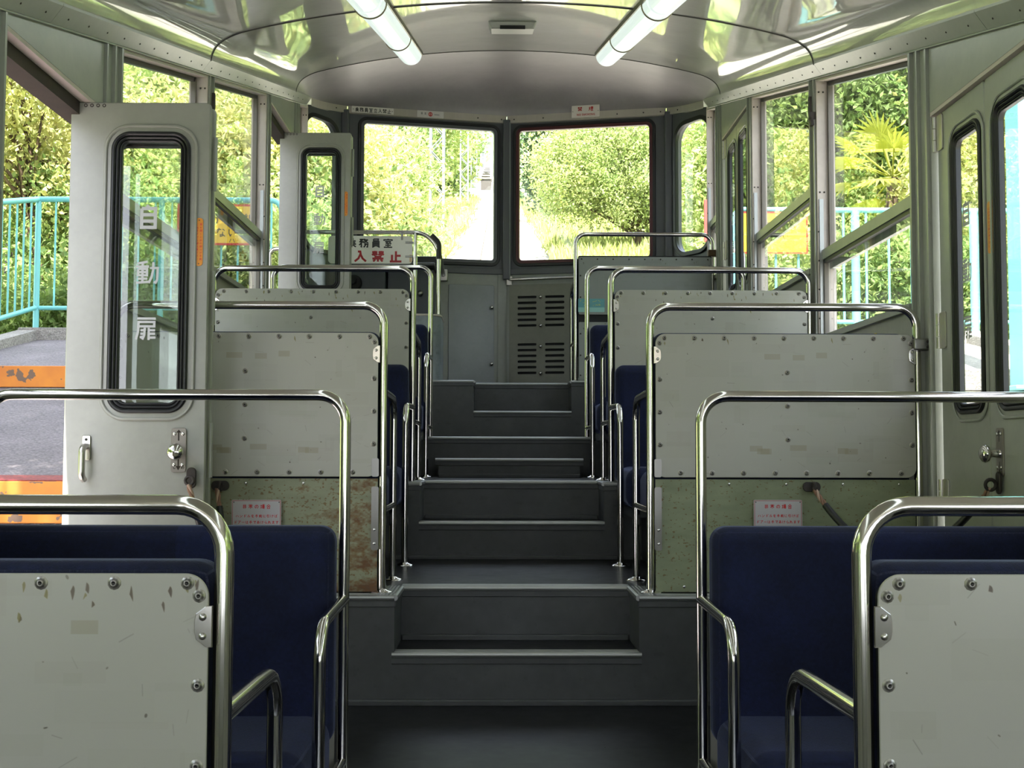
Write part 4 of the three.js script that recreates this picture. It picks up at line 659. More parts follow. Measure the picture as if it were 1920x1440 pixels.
sign('maker_plate', 'small white plate with a red round emblem above the windscreen', 0.18, 0.046, [-0.516, 3.04, -8.078], slope, (c, w, h) => { c.fillStyle = '#dcd6d4'; c.fillRect(0, 0, w, h); c.strokeStyle = '#222'; write(c, '日立', 70, 34, 40, 68, 6); c.fillStyle = '#b0201f'; c.beginPath(); c.arc(w / 2, h / 2, 42, 0, 7); c.fill(); c.strokeStyle = '#e8c9c6'; c.lineWidth = 6; c.strokeRect(w / 2 - 14, h / 2 - 14, 28, 28); c.beginPath(); c.arc(w / 2, h / 2, 29, -0.8, 0.8); c.stroke(); c.beginPath(); c.arc(w / 2, h / 2, 29, 2.34, 3.94); c.stroke(); c.fillStyle = '#8a8a92'; c.fillRect(w / 2 + 72, h / 2 - 4, 100, 14); });
sign('no_smoking_sign', 'white plate with red no smoking lettering above the right windscreen', 0.19, 0.082, [0.53, 3.068, -8.078], -slope, (c, w, h) => { c.fillStyle = '#e6dcd6'; c.fillRect(0, 0, w, h); c.strokeStyle = '#b3201e'; c.fillStyle = '#b3201e'; write(c, '禁煙', 110, 26, 88, 200, 11, 84); c.font = 'bold 52px sans-serif'; c.textAlign = 'center'; c.fillText('NO SMOKING', w / 2 + 6, 190, w - 100); c.fillStyle = '#403030'; for (const x of [24, w - 24]) { c.beginPath(); c.arc(x, h / 2, 7, 0, 7); c.fill(); } });
sign('caution_label', 'small yellow label low on the right window sill', 0.09, 0.04, [1.262, 1.165, -4.25], -Math.PI / 2, (c, w, h) => { c.fillStyle = '#d8c320'; c.fillRect(0, 0, w, h); c.fillStyle = '#6a6420'; const r = rng(6); for (let i = 0; i < 22; i++) c.fillRect(60 + i * 18, 90 + r() * 10, 10, 20 + r() * 14); }, 512);
for (const s of [-1, 1]) {
  const g = thing('safety_rope', s < 0 ? 'tan rope with black taped ends hanging beside the open left door' : 'tan rope with black taped ends slung across the right door', 'rope');
  const a = V(s * 0.9, 0.662, -3.705), b = s < 0 ? V(-0.945, 0.69, -3.53) : V(1.262, 0.688, -3.227);
  mesh('wall_eye', merge([extZ(roundRect(a.x - 0.027, a.y - 0.014, a.x + 0.027, a.y + 0.016, 0.014), 3.708, 3.716, 0.002), new THREE.TorusGeometry(0.013, 0.0045, 8, 14).rotateY(Math.PI / 2).translate(a.x + 0.004, a.y, a.z + 0.008)]), M.rustIron, g);
  mesh('door_eye', s < 0 ? merge([extZ(roundRect(b.x - 0.014, b.y - 0.03, b.x + 0.014, b.y + 0.03, 0.013), 3.536, 3.545, 0.002), new THREE.TorusGeometry(0.012, 0.0045, 8, 14).translate(b.x, b.y - 0.008, b.z + 0.012)])
    : merge([extX(roundRect(3.2, b.y - 0.03, 3.226, b.y + 0.03, 0.012), 1.264, 1.272, 0.002), new THREE.TorusGeometry(0.014, 0.005, 8, 14).translate(1.246, b.y - 0.005, -3.213)]), M.rustIron, g);
  const A = a.clone().add(V(s * 0.004, -0.008, 0.015)), B = s < 0 ? b.clone().add(V(0, -0.02, 0.018)) : V(1.243, b.y - 0.015, -3.213), sag = s < 0 ? -0.28 : -0.2;
  const P = []; for (let i = 0; i <= 60; i++) { const t = i / 60, p = A.clone().lerp(B, t); p.y += sag * 4 * t * (1 - t) * (s < 0 ? 1 : 0.9); if (s < 0) p.x += 0.07 * Math.sin(Math.PI * t); P.push(p); }
  for (const ph of [0, 2.094, 4.188]) mesh('rope_strand', sweep(Array.from({ length: 181 }, (_, i) => { const q = i / 180 * 60, k = Math.min(59, Math.floor(q)), p = P[k].clone().lerp(P[k + 1], q - k), w = i * 0.5 + ph; return p.add(V(Math.cos(w) * 0.0042, Math.sin(w) * 0.002, Math.sin(w) * 0.0042)); }), 0.0042, 6), ph ? M.rope : M.ropeDark, g);
  mesh('tape_wrap', sweep(P.slice(s < 0 ? 3 : 4, s < 0 ? 18 : 15), 0.0105, 10), M.tape, g); mesh('tape_wrap', sweep(P.slice(s < 0 ? 45 : 47, s < 0 ? 58 : 57), 0.0105, 10), M.tape, g);
}
// outside grab handles by the nearer doors
for (const s of [-1, 1]) { const g = thing('grab_handle', `long chrome grab handle on the outside of the car beside the nearer ${s < 0 ? 'left' : 'right'} door`, 'handle');
  mesh('handle_tube', sweep(fillet([[s * 1.35, 1.17, -3.9], [s * 1.43, 1.17, -3.9], [s * 1.43, 0.55, -3.9], [s * 1.35, 0.55, -3.9]], 0.05), 0.0125, 10), M.chrome, g);
  for (const y of [0.55, 1.17]) mesh('handle_foot', new THREE.CylinderGeometry(0.025, 0.025, 0.01, 14).rotateZ(Math.PI / 2).translate(s * 1.353, y, -3.9), M.chrome, g);
  const h = thing('grab_handle', `long chrome grab handle on the outside of the car beside the farther ${s < 0 ? 'left' : 'right'} door`, 'handle');
  mesh('handle_tube', sweep(fillet([[s * 1.35, 1.99, -7.28], [s * 1.43, 1.99, -7.28], [s * 1.43, 1.37, -7.28], [s * 1.35, 1.37, -7.28]], 0.05), 0.0125, 10), M.chrome, h); 
  for (const y of [1.37, 1.99]) mesh('handle_foot', new THREE.CylinderGeometry(0.025, 0.025, 0.01, 14).rotateZ(Math.PI / 2).translate(s * 1.353, y, -7.28), M.chrome, h); }

// ------------------------------------------------------------------ outside: hillside, track, platforms
const gn = fbm(61, 8, 4);
const smooth = (a, b, x) => { const t = Math.max(0, Math.min(1, (x - a) / (b - a))); return t * t * (3 - 2 * t); };
function groundY(x, d) {
  const w = Math.abs(x), base = -1.72 + SL * d, bank = x < 0 ? 0.12 * Math.max(0, w - 3.6) : 0.42 * Math.max(0, w - 3.6) + 0.3 * Math.max(0, w - 12), rough = (gn(x / 40 + 0.5, d / 40) - 0.5) * 1.6 * smooth(2.5, 6, w);
  return base + bank * smooth(9, 16, d + (w - 4) * 0.5) + rough * smooth(9, 16, d);
}
{
  const g = grid(110, 120, (u, v) => { const t = (u - 0.5) * 2, x = Math.sign(t) * (Math.abs(t) * 14 + Math.pow(Math.abs(t), 3) * 70), d = -14 + v * v * 260 + v * 30; return V(x, groundY(x, d), -d); });
  const p = g.attributes.position, col = new Float32Array(p.count * 3), f = fbm(77, 16, 4);
  for (let i = 0; i < p.count; i++) { const x = p.getX(i), d = -p.getZ(i), k = smooth(2.0, 3.2, Math.abs(x) + (f(x / 9, d / 9) - 0.5) * 2.2), n = f(x / 23, d / 23); col[3 * i] = 0.5 * (1 - k) + (0.16 + 0.2 * n) * k; col[3 * i + 1] = 0.47 * (1 - k) + (0.27 + 0.2 * n) * k; col[3 * i + 2] = 0.42 * (1 - k) + (0.05 + 0.06 * n) * k; }
  g.setAttribute('color', new THREE.BufferAttribute(col, 3));
  const m = mesh('ground', g, std({ vertexColors: true, map: grainTex, roughness: 1 })); m.userData = { kind: 'structure', label: 'pale track bed with grassy banks climbing the hill', category: 'ground' };
}
{ // far wooded ridge
  const f = fbm(101, 10, 5), g = grid(90, 40, (u, v) => { const x = -420 + 840 * u, d = 300 + v * 200; return V(x, 40 + v * 200 + (f(u * 2, v) - 0.5) * 60 + (f(u * 9, v * 5) - 0.5) * 22 - Math.pow(Math.max(0, 1 - Math.abs(x + 40) / 500), 2) * 10, -d); });
  const m = mesh('hillside', g, std({ color: C(0.4, 0.5, 0.36), map: dataTex(512, (x, y) => { const n = nC(x * 3, y * 3), q = nD(x, y), v = 150 + (n - 0.5) * 130 + (q - 0.5) * 90; return [v * 0.96, v, v * 0.86]; }, true, 0.02), roughness: 1 })); m.userData = { kind: 'structure', label: 'distant pale green wooded ridge', category: 'hill' };
}
for (const s of [-1, 1]) {
  const r = mesh('track_rail', extX([[9, -1.6 + SL * 9 - 0.14], [200, -1.6 + SL * 200 - 0.14], [200, -1.6 + SL * 200], [9, -1.6 + SL * 9]], s * 0.53 - 0.033, s * 0.53 + 0.033), M.rail); tag(r, `steel rail running up the hill, ${s < 0 ? 'left' : 'right'} one of the track`, 'rail');
}
{ const list = []; for (let d = 12; d < 120; d += 0.75) list.push(box(-0.95, 0.95, -0.09, 0.02, -0.11, 0.11).rotateX(Math.atan(SL)).translate(0, -1.78 + SL * d, -d)); const m = mesh('track_sleepers', uvBox(merge(list)), M.sleeper); stuff(m, 'row of pale sleepers under the rails'); m.userData.category = 'sleepers'; }
const stepsY = [[-2, -1.068], [5.83, 0.42], [5.83, 0.622], [9.08, 1.24], [9.08, 1.4], [11.05, 1.78]];
for (const s of [-1, 1]) {
  const mat = s < 0 ? M.asphalt : M.concrete, g = struct(s < 0 ? 'platform_left' : 'platform_right', s < 0 ? 'asphalt boarding platform with orange step edges' : 'sunlit concrete boarding platform', 'platform');
  const x0 = Math.min(s * 1.46, s * 4.4), x1 = Math.max(s * 1.46, s * 4.4);
  mesh('platform_top', uvBox(extX([...stepsY, [11.05, -1.5], [-2, -2.5]], x0, x1)), mat, g);
  for (const [d, y0, y1] of [[5.83, 0.42, 0.622], [9.08, 1.24, 1.4]]) {
    if (s < 0) { mesh('step_face', uvBox(rbox(x0, x1, y0 + 0.005, y1 + 0.004, d - 0.015, d + 0.03, 0.006)), M.orange, g); if (d < 6) mesh('edge_line', uvBox(extX([[d - 0.012, y1 + 0.004], [d + 0.11, y1 + 0.025], [d + 0.11, y1 + 0.03], [d - 0.012, y1 + 0.009]], x0, x1)), M.redPaint, g); }
    else mesh('step_face', uvBox(rbox(x0, x1, y0, y1 + 0.004, d - 0.03, d + 0.02, 0.008)), M.concrete, g);
  }
  mesh('kerb', uvBox(rbox(Math.min(s * 1.9, s * 4.42), Math.max(s * 1.9, s * 4.42), 1.6, 1.895, 11.05, 11.22, 0.015)), M.concrete, g);
  mesh('kerb', uvBox(extX([[1, -0.32], [11.2, 1.77], [11.2, 1.9], [1, -0.2]], s * 4.24, s * 4.42)), M.concrete, g);
}
// ------------------------------------------------------------------ turquoise railings
function bar(g, name, a, b, r, seg = 8) { return mesh(name, sweep([a, b], r, seg), M.teal, g); }
{
  const g = thing('platform_railing', 'turquoise railing across the end of the left platform', 'railing');
  mesh('top_rail', sweep(fillet([[-4.28, 3.085, -11.12], [-2.05, 3.085, -11.12], [-2.05, 1.7, -11.12]], 0.1), 0.026, 10), M.teal, g); bar(g, 'bottom_rail', V(-4.28, 2.08, -11.12), V(-2.05, 2.08, -11.12), 0.02);
  for (const x of [-4.28, -3.15]) bar(g, 'post', V(x, 1.85, -11.12), V(x, 3.085, -11.12), 0.028); for (let x = -4.12; x < -2.1; x += 0.152) bar(g, 'baluster', V(x, 2.08, -11.12), V(x, 3.085, -11.12), 0.0095, 6);
}
{
  const g = thing('platform_railing', 'turquoise railing sloping down along the far side of the left platform', 'railing'), y = (d) => 3.085 - SL * (11.12 - d);
  bar(g, 'top_rail', V(-4.28, y(11.085), -11.085), V(-4.28, y(5), -5), 0.026); bar(g, 'bottom_rail', V(-4.28, y(11.085) - 1.0, -11.085), V(-4.28, y(5) - 1.0, -5), 0.022);
  for (const d of [10.1, 8.3, 6.5]) bar(g, 'post', V(-4.28, y(d) - 1.3, -d), V(-4.28, y(d), -d), 0.03); for (let d = 10.95; d > 5; d -= 0.16) bar(g, 'baluster', V(-4.28, y(d) - 1.0, -d), V(-4.28, y(d), -d), 0.0095, 6);
}
{
  const g = thing('platform_railing', 'turquoise railing across the end of the right platform', 'railing');
  mesh('top_rail', sweep(fillet([[5.6, 3.02, -11.12], [2.12, 3.02, -11.12], [2.12, 1.7, -11.12]], 0.1), 0.026, 10), M.teal, g); bar(g, 'bottom_rail', V(2.12, 1.98, -11.12), V(5.6, 1.98, -11.12), 0.02);
  for (const x of [3.25, 4.35]) bar(g, 'post', V(x, 1.85, -11.12), V(x, 3.02, -11.12), 0.04); for (let x = 2.3; x < 5.5; x += 0.21) bar(g, 'baluster', V(x, 1.98, -11.12), V(x, 3.02, -11.12), 0.012, 6);
}
{
  const g = thing('turquoise_column', 'broad turquoise steel column at the right edge, beyond the folding door', 'column', [3.62, 1.2, -8.3]);
  mesh('shaft', rbox(-0.11, 0.11, 0, 3.6, -0.11, 0.11, 0.01), M.teal, g); mesh('flange', rbox(-0.2, 0.2, 0.0, 0.03, -0.2, 0.2, 0.008), M.teal, g); mesh('cross_arm', rbox(0.08, 0.9, 0.5, 0.6, -0.05, 0.05, 0.01), M.teal, g); mesh('cross_arm', rbox(0.08, 0.9, 1.25, 1.35, -0.05, 0.05, 0.01), M.teal, g);
}
const board = (rows) => (c, w, h) => { c.fillStyle = '#e6b928'; c.fillRect(0, 0, w, h); c.fillStyle = '#c22f24'; c.fillRect(0, 0, w, 14); c.fillRect(0, h - 14, w, 14); c.fillRect(0, 0, 14, h); c.fillRect(w - 14, 0, 14, h); c.strokeStyle = '#26221a'; rows.forEach(([t, x, y, s]) => write(c, t, x, y, s, s * 1.12, s * 0.1)); };
sign('track_sign', 'yellow board with red border and black writing on the left railing', 0.74, 0.38, [-2.63, 2.85, -11.085], 0, board([['のです', 200, 70, 66], ['線路', 420, 60, 72], ['らない', 180, 150, 62], ['ハ', 330, 212, 40]]));
sign('track_sign', 'yellow board with red border and black writing on the right railing', 0.62, 0.39, [2.49, 2.8, -11.085], 0, board([['です', 160, 74, 60], ['に', 400, 70, 60], ['さい', 250, 160, 56]]));
{ const g = thing('red_board', 'narrow red signboard standing past the right platform', 'sign', [1.98, 1.5, -11.3]); mesh('plate', rbox(-0.1, 0.1, 1.25, 1.65, -0.01, 0.01, 0.003), std({ color: C(0.55, 0.04, 0.03), roughness: 0.5 }), g); mesh('leg', sweep([[0, -0.6, 0], [0, 1.3, 0]], 0.02, 8), M.galv, g); }
{ const g = thing('slat_fence', 'black slatted fence behind the left railing', 'fence', [-6.4, 1.2, -15.6]); for (let k = 0; k < 12; k++) mesh('slat', box(k * 0.1, k * 0.1 + 0.085, 0, 2.3, -0.02, 0.02), M.black, g); mesh('cap_rail', box(-0.05, 1.25, 2.3, 2.38, -0.06, 0.06), M.concrete, g); }

// ------------------------------------------------------------------ lattice masts beside the track
function mast(label, x, d, w, h) {
  const y0 = groundY(x, d) - 0.1, g = thing('lattice_mast', label, 'mast', [x, y0, -d], 'lattice masts beside the track'), q = w / 2;
  for (const [a, b] of [[-q, -q], [q, -q], [q, q], [-q, q]]) mesh('leg', box(a - 0.04, a + 0.04, 0.3, h, -b - 0.04, -b + 0.04), M.galv, g);
  mesh('footing', uvBox(box(-q - 0.12, q + 0.12, -0.4, 0.42, -q - 0.12, q + 0.12)), M.concrete, g);
  let k = 0; for (let y = 0.5; y < h - 0.4; y += w * 1.15, k++) { const a = k % 2 ? -q : q; for (const z of [-q, q]) mesh('brace', sweep([[a, y, z], [-a, y + w * 1.1, z]], 0.022, 4), M.galv, g); }
}
mast('large lattice mast seen through the farther left door window', -3.35, 22, 0.5, 9); mast('lattice mast left of the track, nearest in the windscreen', -2.15, 41.5, 0.45, 9.5); mast('lattice mast left of the track, second in the windscreen', -2.05, 71.6, 0.45, 9.5); mast('lattice mast left of the track, farthest in the windscreen', -2.2, 108, 0.5, 9.5);

{ const g = thing('girder_bridge', 'dark stepped steel bridge far up the track', 'bridge', [-1.25, -1.7 + SL * 120, -120]); const dk = std({ color: C(0.06, 0.05, 0.045), roughness: 0.8 });
  for (let k = 0; k < 6; k++) { mesh('girder', box(-0.5, 0.5, k * 2.0, k * 2.0 + 1.1, k * 7.5, k * 7.5 + 0.6), dk, g); mesh('deck', box(-0.6, 0.6, k * 2.0 + 1.1, k * 2.0 + 1.25, k * 7.5 - 0.1, k * 7.5 + 0.8), M.concrete, g); for (const x of [-0.5, 0.5]) mesh('upright', box(x - 0.08, x + 0.08, k * 2.0 + 1.2, k * 2.0 + 3.6, k * 7.5, k * 7.5 + 0.16), M.galv, g); } }

// ------------------------------------------------------------------ trees, shrubs, grass
function leafCluster(seed, n, rad, len, wid, droop = 0) {
  const r = rng(seed), pos = [];
  for (let i = 0; i < n; i++) {
    const p = V(r() - 0.5, r() - 0.5, r() - 0.5).normalize().multiplyScalar(rad * Math.cbrt(r())), dir = V(r() - 0.5, (r() - 0.45 - droop), r() - 0.5).normalize(), sd = V(r() - 0.5, r() - 0.5, r() - 0.5).cross(dir).normalize(), l = len * (0.7 + 0.6 * r()), w = wid * (0.7 + 0.6 * r());
    const nrm = dir.clone().cross(sd).multiplyScalar(l * 0.12), a = p.clone(), b = p.clone().addScaledVector(dir, l), c = p.clone().addScaledVector(dir, l * 0.45).addScaledVector(sd, w / 2).add(nrm), e = p.clone().addScaledVector(dir, l * 0.45).addScaledVector(sd, -w / 2).add(nrm);
    for (const q of [a, c, b, a, b, e]) pos.push(q.x, q.y, q.z);
  }
  const g = new THREE.BufferGeometry(); g.setAttribute('position', new THREE.Float32BufferAttribute(pos, 3)); g.computeVertexNormals(); return g;
}
const CL = { small: leafCluster(1, 40, 0.34, 0.075, 0.04), mid: leafCluster(2, 60, 0.5, 0.1, 0.055), big: leafCluster(3, 70, 0.95, 0.17, 0.1), far: leafCluster(5, 80, 1.5, 0.3, 0.18), grass: leafCluster(4, 14, 0.2, 0.24, 0.02, -0.6) };
const LM = { yellow: leafMat(0.46, 0.475, 0.19), light: leafMat(0.4, 0.48, 0.19), green: leafMat(0.22, 0.31, 0.1), dark: leafMat(0.07, 0.12, 0.05, 0.3), pale: leafMat(0.46, 0.51, 0.3) };
const one = new THREE.Matrix4(), qt = new THREE.Quaternion(), eu = new THREE.Euler(), col = new THREE.Color();
function foliage(g, seed, blobs, n, kind, mat, label) {
  const r = rng(seed), im = new THREE.InstancedMesh(CL[kind], LM[mat], n), tot = blobs.reduce((a, b) => a + b[3] * b[4] * b[5], 0); im.name = 'foliage'; im.castShadow = im.receiveShadow = true;
  for (let i = 0; i < n; i++) {
    let t = r() * tot, b = blobs[0]; for (const q of blobs) { t -= q[3] * q[4] * q[5]; if (t <= 0) { b = q; break; } }
    const v = V(r() - 0.5, r() - 0.5, r() - 0.5).normalize().multiplyScalar(Math.pow(r(), 0.45)), s = 0.7 + 0.7 * r();
    one.compose(V(b[0] + v.x * b[3], b[1] + v.y * b[4], b[2] + v.z * b[5]), qt.setFromEuler(eu.set(r() * 6.3, r() * 6.3, r() * 6.3)), V(s, s, s)); im.setMatrixAt(i, one);
    const k = 0.7 + 0.6 * r(); im.setColorAt(i, col.setRGB(k * (0.92 + 0.2 * r()), k, k * (0.8 + 0.3 * r())));
  }
  g.add(im); stuff(im, label); return im;
}
function limb(g, name, a, b, r0, r1, bend = 0.1, seed = 1) { const r = rng(seed), n = a.distanceTo(b), o = V((r() - 0.5) * n * bend, (r() - 0.3) * n * bend, (r() - 0.5) * n * bend); mesh(name, sweep(Array.from({ length: 7 }, (_, i) => a.clone().lerp(b, i / 6).addScaledVector(o, Math.sin(Math.PI * i / 6))), (t) => r0 + (r1 - r0) * t, 7), M.bark, g); }
function tree(name, label, category, x, d, blobs, n, kind, mat, o = {}) {
  const y = groundY(x, d) - 0.05, g = thing(name, label, category, [x, y, -d], o.group), r = rng(Math.round(x * 91 + d * 37) + 5), tr = o.trunk ?? 0.16;
  const top = V(blobs[0][0] * 0.6, blobs[0][1] * 0.85, blobs[0][2] * 0.6);
  if (tr) { limb(g, 'trunk', V(0, 0, 0), top, tr, tr * 0.4, 0.12, 3); const nb = o.branches ?? 5; for (let k = 0; k < nb; k++) { const b = blobs[k % blobs.length], e = V(b[0] + (r() - 0.5) * 1.5 * b[3], b[1] + (r() - 0.2) * b[4], b[2] + (r() - 0.5) * 1.5 * b[5]), st = top.clone().multiplyScalar(0.3 + 0.5 * r()); limb(g, 'branch', st, e, tr * 0.38, tr * 0.1, 0.18, k + 9); } }
  foliage(g, Math.round(x * 53 + d * 11) + 77, blobs, n, kind, mat); if (o.second) foliage(g, Math.round(x * 23 + d * 7) + 99, o.second[0], o.second[1], o.second[2], o.second[3]);
  return g;
}
// left side, seen through the open door and the left windows
tree('leafy_shrub', 'yellow green shrub with many bare stems behind the left railing, at the frame edge', 'shrub', -5.2, 13.6, [[-0.4, 3.3, 0, 1.2, 1.2, 1.2], [-1.3, 2.4, 0.3, 1.3, 1.0, 1.1], [0.1, 2.0, -0.3, 0.8, 0.9, 1]], 560, 'small', 'yellow', { trunk: 0.07, branches: 16, second: [[[0.3, 1.2, -0.5, 1.3, 0.9, 1]], 260, 'small', 'green'] });
tree('leafy_shrub', 'dark green shrub low behind the left railing', 'shrub', -4.9, 12.3, [[0.2, 0.5, 0, 1.0, 0.7, 0.5], [1.2, 0.6, 0, 0.9, 0.7, 0.5]], 420, 'small', 'green', { trunk: 0.03, branches: 4 });
tree('leafy_shrub', 'bright shrub behind the left yellow board', 'shrub', -3.2, 12.9, [[0, 0.9, 0, 1.2, 1.1, 0.7], [0.8, 1.6, 0.2, 0.8, 0.8, 0.6]], 520, 'small', 'light', { trunk: 0.04, branches: 5 });
tree('broadleaf_tree', 'tall yellow green tree beyond the left platform', 'tree', -5.0, 19, [[0, 1.9, 0, 2.3, 1.4, 1.7], [1.9, 1.8, -0.5, 1.6, 1.3, 1.5], [-2, 1.8, 0.2, 1.8, 1.3, 1.6]], 1500, 'mid', 'yellow', { trunk: 0.18, second: [[[0.5, 1.2, 0, 3, 1.2, 1.5]], 420, 'mid', 'green'] });
tree('broadleaf_tree', 'light green tree beyond the farther left window', 'tree', -5.4, 26, [[0, 2.2, 0, 2.6, 1.7, 2], [2.2, 2.0, 0, 2, 1.6, 1.8]], 1300, 'mid', 'light', { trunk: 0.2 });
tree('overhanging_tree', 'broad tree shading the left platform, mostly out of view', 'tree', -6.6, 4.6, [[3.3, 7.2, -1.4, 2.4, 1.2, 5.2], [0.2, 6.6, -0.5, 2.3, 1.7, 4.2]], 3600, 'mid', 'green', { trunk: 0.22 });
// left bank ahead
tree('bank_shrub', 'yellow green shrub on the left bank, nearest in the windscreen', 'shrub', -3.3, 30.5, [[0, 1.2, 0, 1.1, 1.0, 0.9], [-0.9, 2.0, -0.4, 1.1, 1.0, 0.9]], 900, 'small', 'yellow', { trunk: 0.05 });
tree('bank_shrub', 'dark leafed shrub on the left bank', 'shrub', -3.9, 34, [[0, 1.3, 0, 1.1, 1.1, 1]], 520, 'mid', 'green', { trunk: 0.05 });
tree('bank_shrub', 'pale yellow shrub higher on the left bank', 'shrub', -4.6, 40, [[-0.6, 2.2, 0, 1.6, 1.6, 1.4]], 700, 'mid', 'yellow', { trunk: 0.06 });
tree('broadleaf_tree', 'brownish green tree high behind the left windscreen', 'tree', -6.6, 48, [[0, 3.4, 0, 3, 2.4, 2.4], [2.4, 2.8, 0, 1.8, 1.7, 1.7]], 420, 'big', 'green', { trunk: 0.22, branches: 12 });
tree('broadleaf_tree', 'branching tree between the lattice masts', 'tree', -4.6, 58, [[0, 3.6, 0, 2.2, 2.2, 2], [1.6, 5, 0, 1.6, 1.5, 1.5]], 300, 'big', 'light', { trunk: 0.2, branches: 10 });
// right bank ahead
tree('broadleaf_tree', 'large light green tree filling the right windscreen', 'tree', 3.55, 31, [[-0.2, 2.7, 0, 2.2, 1.35, 1.8], [-1.7, 2.2, 0.2, 1.1, 1.3, 1.2], [1.7, 2.8, 0, 1.8, 1.6, 1.7], [0.2, 1.5, 0.6, 1.6, 0.7, 1]], 2600, 'small', 'light', { trunk: 0.2, branches: 12, second: [[[0, 2.9, -0.6, 2.6, 1.6, 1.4]], 500, 'mid', 'pale'] });
tree('broadleaf_tree', 'dark tree close right of the track, behind the large light one', 'tree', 2.6, 52, [[0, 3.2, 0, 1.4, 2.4, 1.4]], 260, 'big', 'dark', { trunk: 0.2 });
tree('broadleaf_tree', 'thin stemmed tree outside the right corner window', 'tree', 4.6, 26, [[0, 3.2, 0, 1.5, 2, 1.4], [0.4, 1.2, 0, 1.2, 0.9, 1.1]], 620, 'small', 'light', { trunk: 0.07, branches: 12 });
tree('broadleaf_tree', 'pale green tree outside the farther right window', 'tree', 5.4, 22, [[0, 2.6, 0, 2.0, 2.0, 1.6], [-1.1, 1.4, 0.3, 1.3, 1.2, 1.2]], 1200, 'mid', 'light', { trunk: 0.12, branches: 8 });
tree('broadleaf_tree', 'dense tree outside the nearer right window', 'tree', 6.6, 19.5, [[0, 3.0, 0, 2.4, 2.0, 1.8], [-1.6, 1.8, 0.3, 1.5, 1.4, 1.3]], 1100, 'mid', 'green', { trunk: 0.16, second: [[[0.6, 3.8, 0.4, 2, 1.4, 1.4]], 300, 'mid', 'dark'] });
tree('leafy_shrub', 'glossy shrub behind the right railing', 'shrub', 4.1, 12.6, [[0, 0.9, 0, 0.9, 0.9, 0.6], [1.0, 0.8, 0, 0.9, 0.8, 0.6]], 560, 'small', 'green', { trunk: 0.04 });
tree('leafy_shrub', 'bright shrub behind the right yellow board', 'shrub', 2.9, 13.2, [[0, 0.9, 0, 0.9, 1.1, 0.7]], 380, 'small', 'light', { trunk: 0.04 });
tree('leafy_shrub', 'yellow green bush outside the right folding door', 'shrub', 6.2, 14.4, [[0.2, 2.2, 0, 1.3, 1.7, 1.1], [-0.7, 0.9, 0, 0.9, 0.9, 1]], 800, 'small', 'yellow', { trunk: 0.05, branches: 7 });
// palm outside the right window
{
  const x = 4.75, d = 14.6, y = groundY(x, d), g = thing('palm_tree', 'small fan palm with yellow fronds outside the right window', 'palm', [x, y, -d]), r = rng(31);
  mesh('trunk', sweep(Array.from({ length: 8 }, (_, i) => V(0.03 * Math.sin(i), i * 0.27, 0)), (t) => 0.1 - 0.03 * t, 9), M.bark, g);
  const fm = leafMat(0.42, 0.44, 0.07);
  for (let k = 0; k < 16; k++) {
    const a = k * 2.4, el = 1.1 - 1.5 * (k / 16), base = V(0, 1.9, 0), dir = V(Math.cos(a) * Math.cos(el), Math.sin(el), Math.sin(a) * Math.cos(el)), hub = base.clone().addScaledVector(dir, 0.5), side = dir.clone().cross(V(0, 1, 0)).normalize(), parts = [sweep([base, hub], 0.012, 5)];
    for (let j = -6; j <= 6; j++) { const q = dir.clone().applyAxisAngle(dir.clone().cross(side), j * 0.2).normalize(), tip = hub.clone().addScaledVector(q, 0.5 - Math.abs(j) * 0.02).add(V(0, -0.1, 0)), w = q.clone().cross(dir.clone().cross(side)).normalize().multiplyScalar(0.022), mid = hub.clone().lerp(tip, 0.5).add(V(0, 0.03, 0)); const bg = new THREE.BufferGeometry(), P = [hub, mid.clone().add(w), tip, hub, tip, mid.clone().sub(w)].flatMap((p) => p.toArray()); bg.setAttribute('position', new THREE.Float32BufferAttribute(P, 3)); bg.computeVertexNormals(); bg.setAttribute('uv', new THREE.BufferAttribute(new Float32Array(12), 2)); parts.push(bg); }
    mesh('frond', merge(parts), fm, g);
  }
}
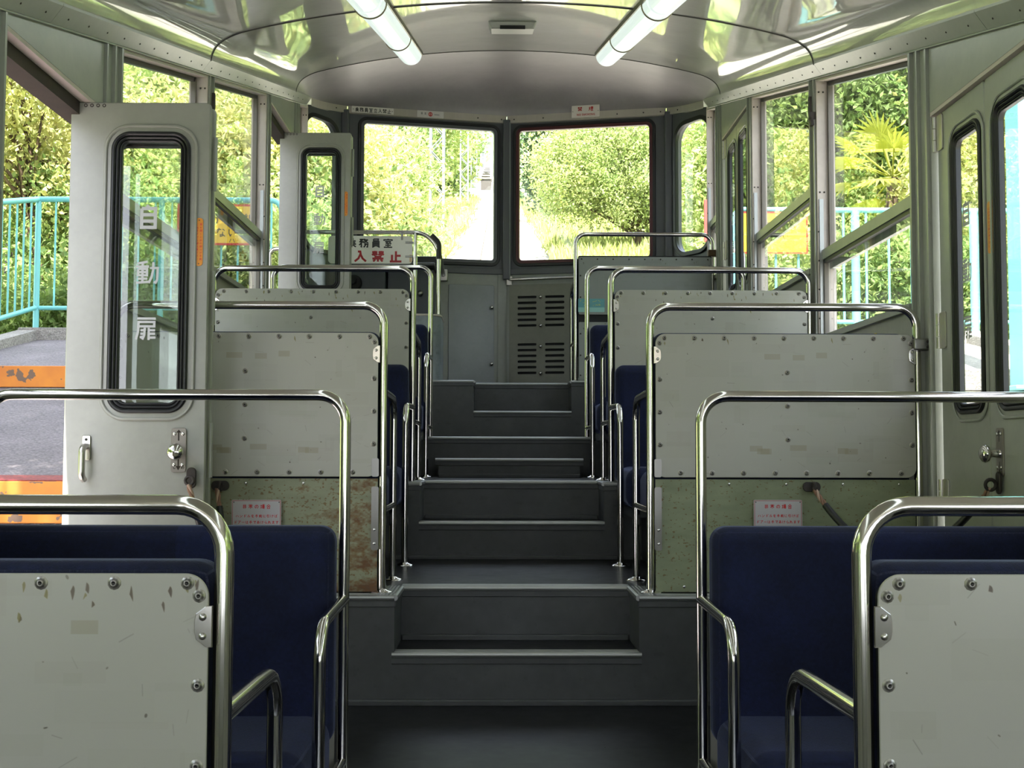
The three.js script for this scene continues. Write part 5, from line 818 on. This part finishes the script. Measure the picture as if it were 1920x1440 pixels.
// woodland behind, filling both banks
{
  const r = rng(515);
  for (let k = 0; k < 46; k++) {
    const s = k % 2 ? 1 : -1, d = 24 + k * 3.1 + r() * 5, q = r(), x = s < 0 ? -(d * (0.04 + 0.12 * q) + 3.6) : d * (0.10 + 0.36 * q) + 3.4, big = d > 50, w = big ? 3.4 + r() * 2 : 2.3 + r(), h = w * (0.9 + 0.3 * r());
    tree('woodland_tree', s < 0 ? 'tree among the woods on the left bank' : 'tree among the woods on the right bank', 'tree', x, d, [[0, h * 1.05, 0, w, h, w * 0.9], [w * 0.6, h * 0.8, 0, w * 0.6, h * 0.6, w * 0.6]], big ? 330 : 420, big ? 'far' : 'big', ['light', 'green', 'yellow', 'dark', 'pale'][Math.floor(r() * 5)], { trunk: 0.2, branches: 2, group: s < 0 ? 'woods on the left bank' : 'woods on the right bank' });
  }
  for (let k = 0; k < 14; k++) { const s = k % 3 ? -1 : 1, d = 70 + k * 8, x = s * (4.6 + r() * 7), w = 2.6 + r() * 1.6; tree('woodland_tree', s < 0 ? 'tree close to the line far up the left bank' : 'tree close to the line far up the right bank', 'tree', x, d, [[0, w * 1.1, 0, w, w * 1.2, w]], 300, 'far', ['light', 'green', 'pale', 'green', 'dark'][k % 5], { trunk: 0.2, branches: 3, group: s < 0 ? 'trees far up the left bank' : 'trees far up the right bank' }); }
  for (let k = 0; k < 10; k++) { const s = k % 2 ? 1 : -1, d = -12 + k * 2.2; tree('side_tree', s < 0 ? 'tree alongside the car on the left, out of view' : 'tree alongside the car on the right, out of view', 'tree', s * (8.5 + r() * 2), d, [[0, 4 + r(), 0, 2.6, 2.4, 2.4]], 420, 'big', k % 3 ? 'green' : 'light', { trunk: 0.2, branches: 2, group: s < 0 ? 'trees alongside on the left' : 'trees alongside on the right' }); }
}
{ // grass along the track
  const r = rng(808), n = 5200, im = new THREE.InstancedMesh(CL.grass, LM.light, n); im.name = 'tall_grass'; im.castShadow = im.receiveShadow = true;
  for (let i = 0; i < n; i++) { const s = r() < 0.55 ? 1 : -1, d = 24 + Math.pow(r(), 1.6) * 60, x = s * (1.25 + Math.pow(r(), 0.8) * (s > 0 ? 3.4 : 4)), k = 0.6 + r() * 0.9; one.compose(V(x, groundY(x, d) + 0.12, -d), qt.setFromEuler(eu.set((r() - 0.5) * 0.4, r() * 6.3, (r() - 0.5) * 0.4)), V(k, k, k)); im.setMatrixAt(i, one); const q = 0.8 + 0.6 * r(); im.setColorAt(i, col.setRGB(q * 1.1, q, q * 0.9)); }
  im.userData = { kind: 'stuff', label: 'tall bright grass beside the rails', category: 'grass' }; scene.add(im);
}
scene.traverse((o) => { if (o.isLight) o.castShadow = true; });
renderer.render(scene, camera);
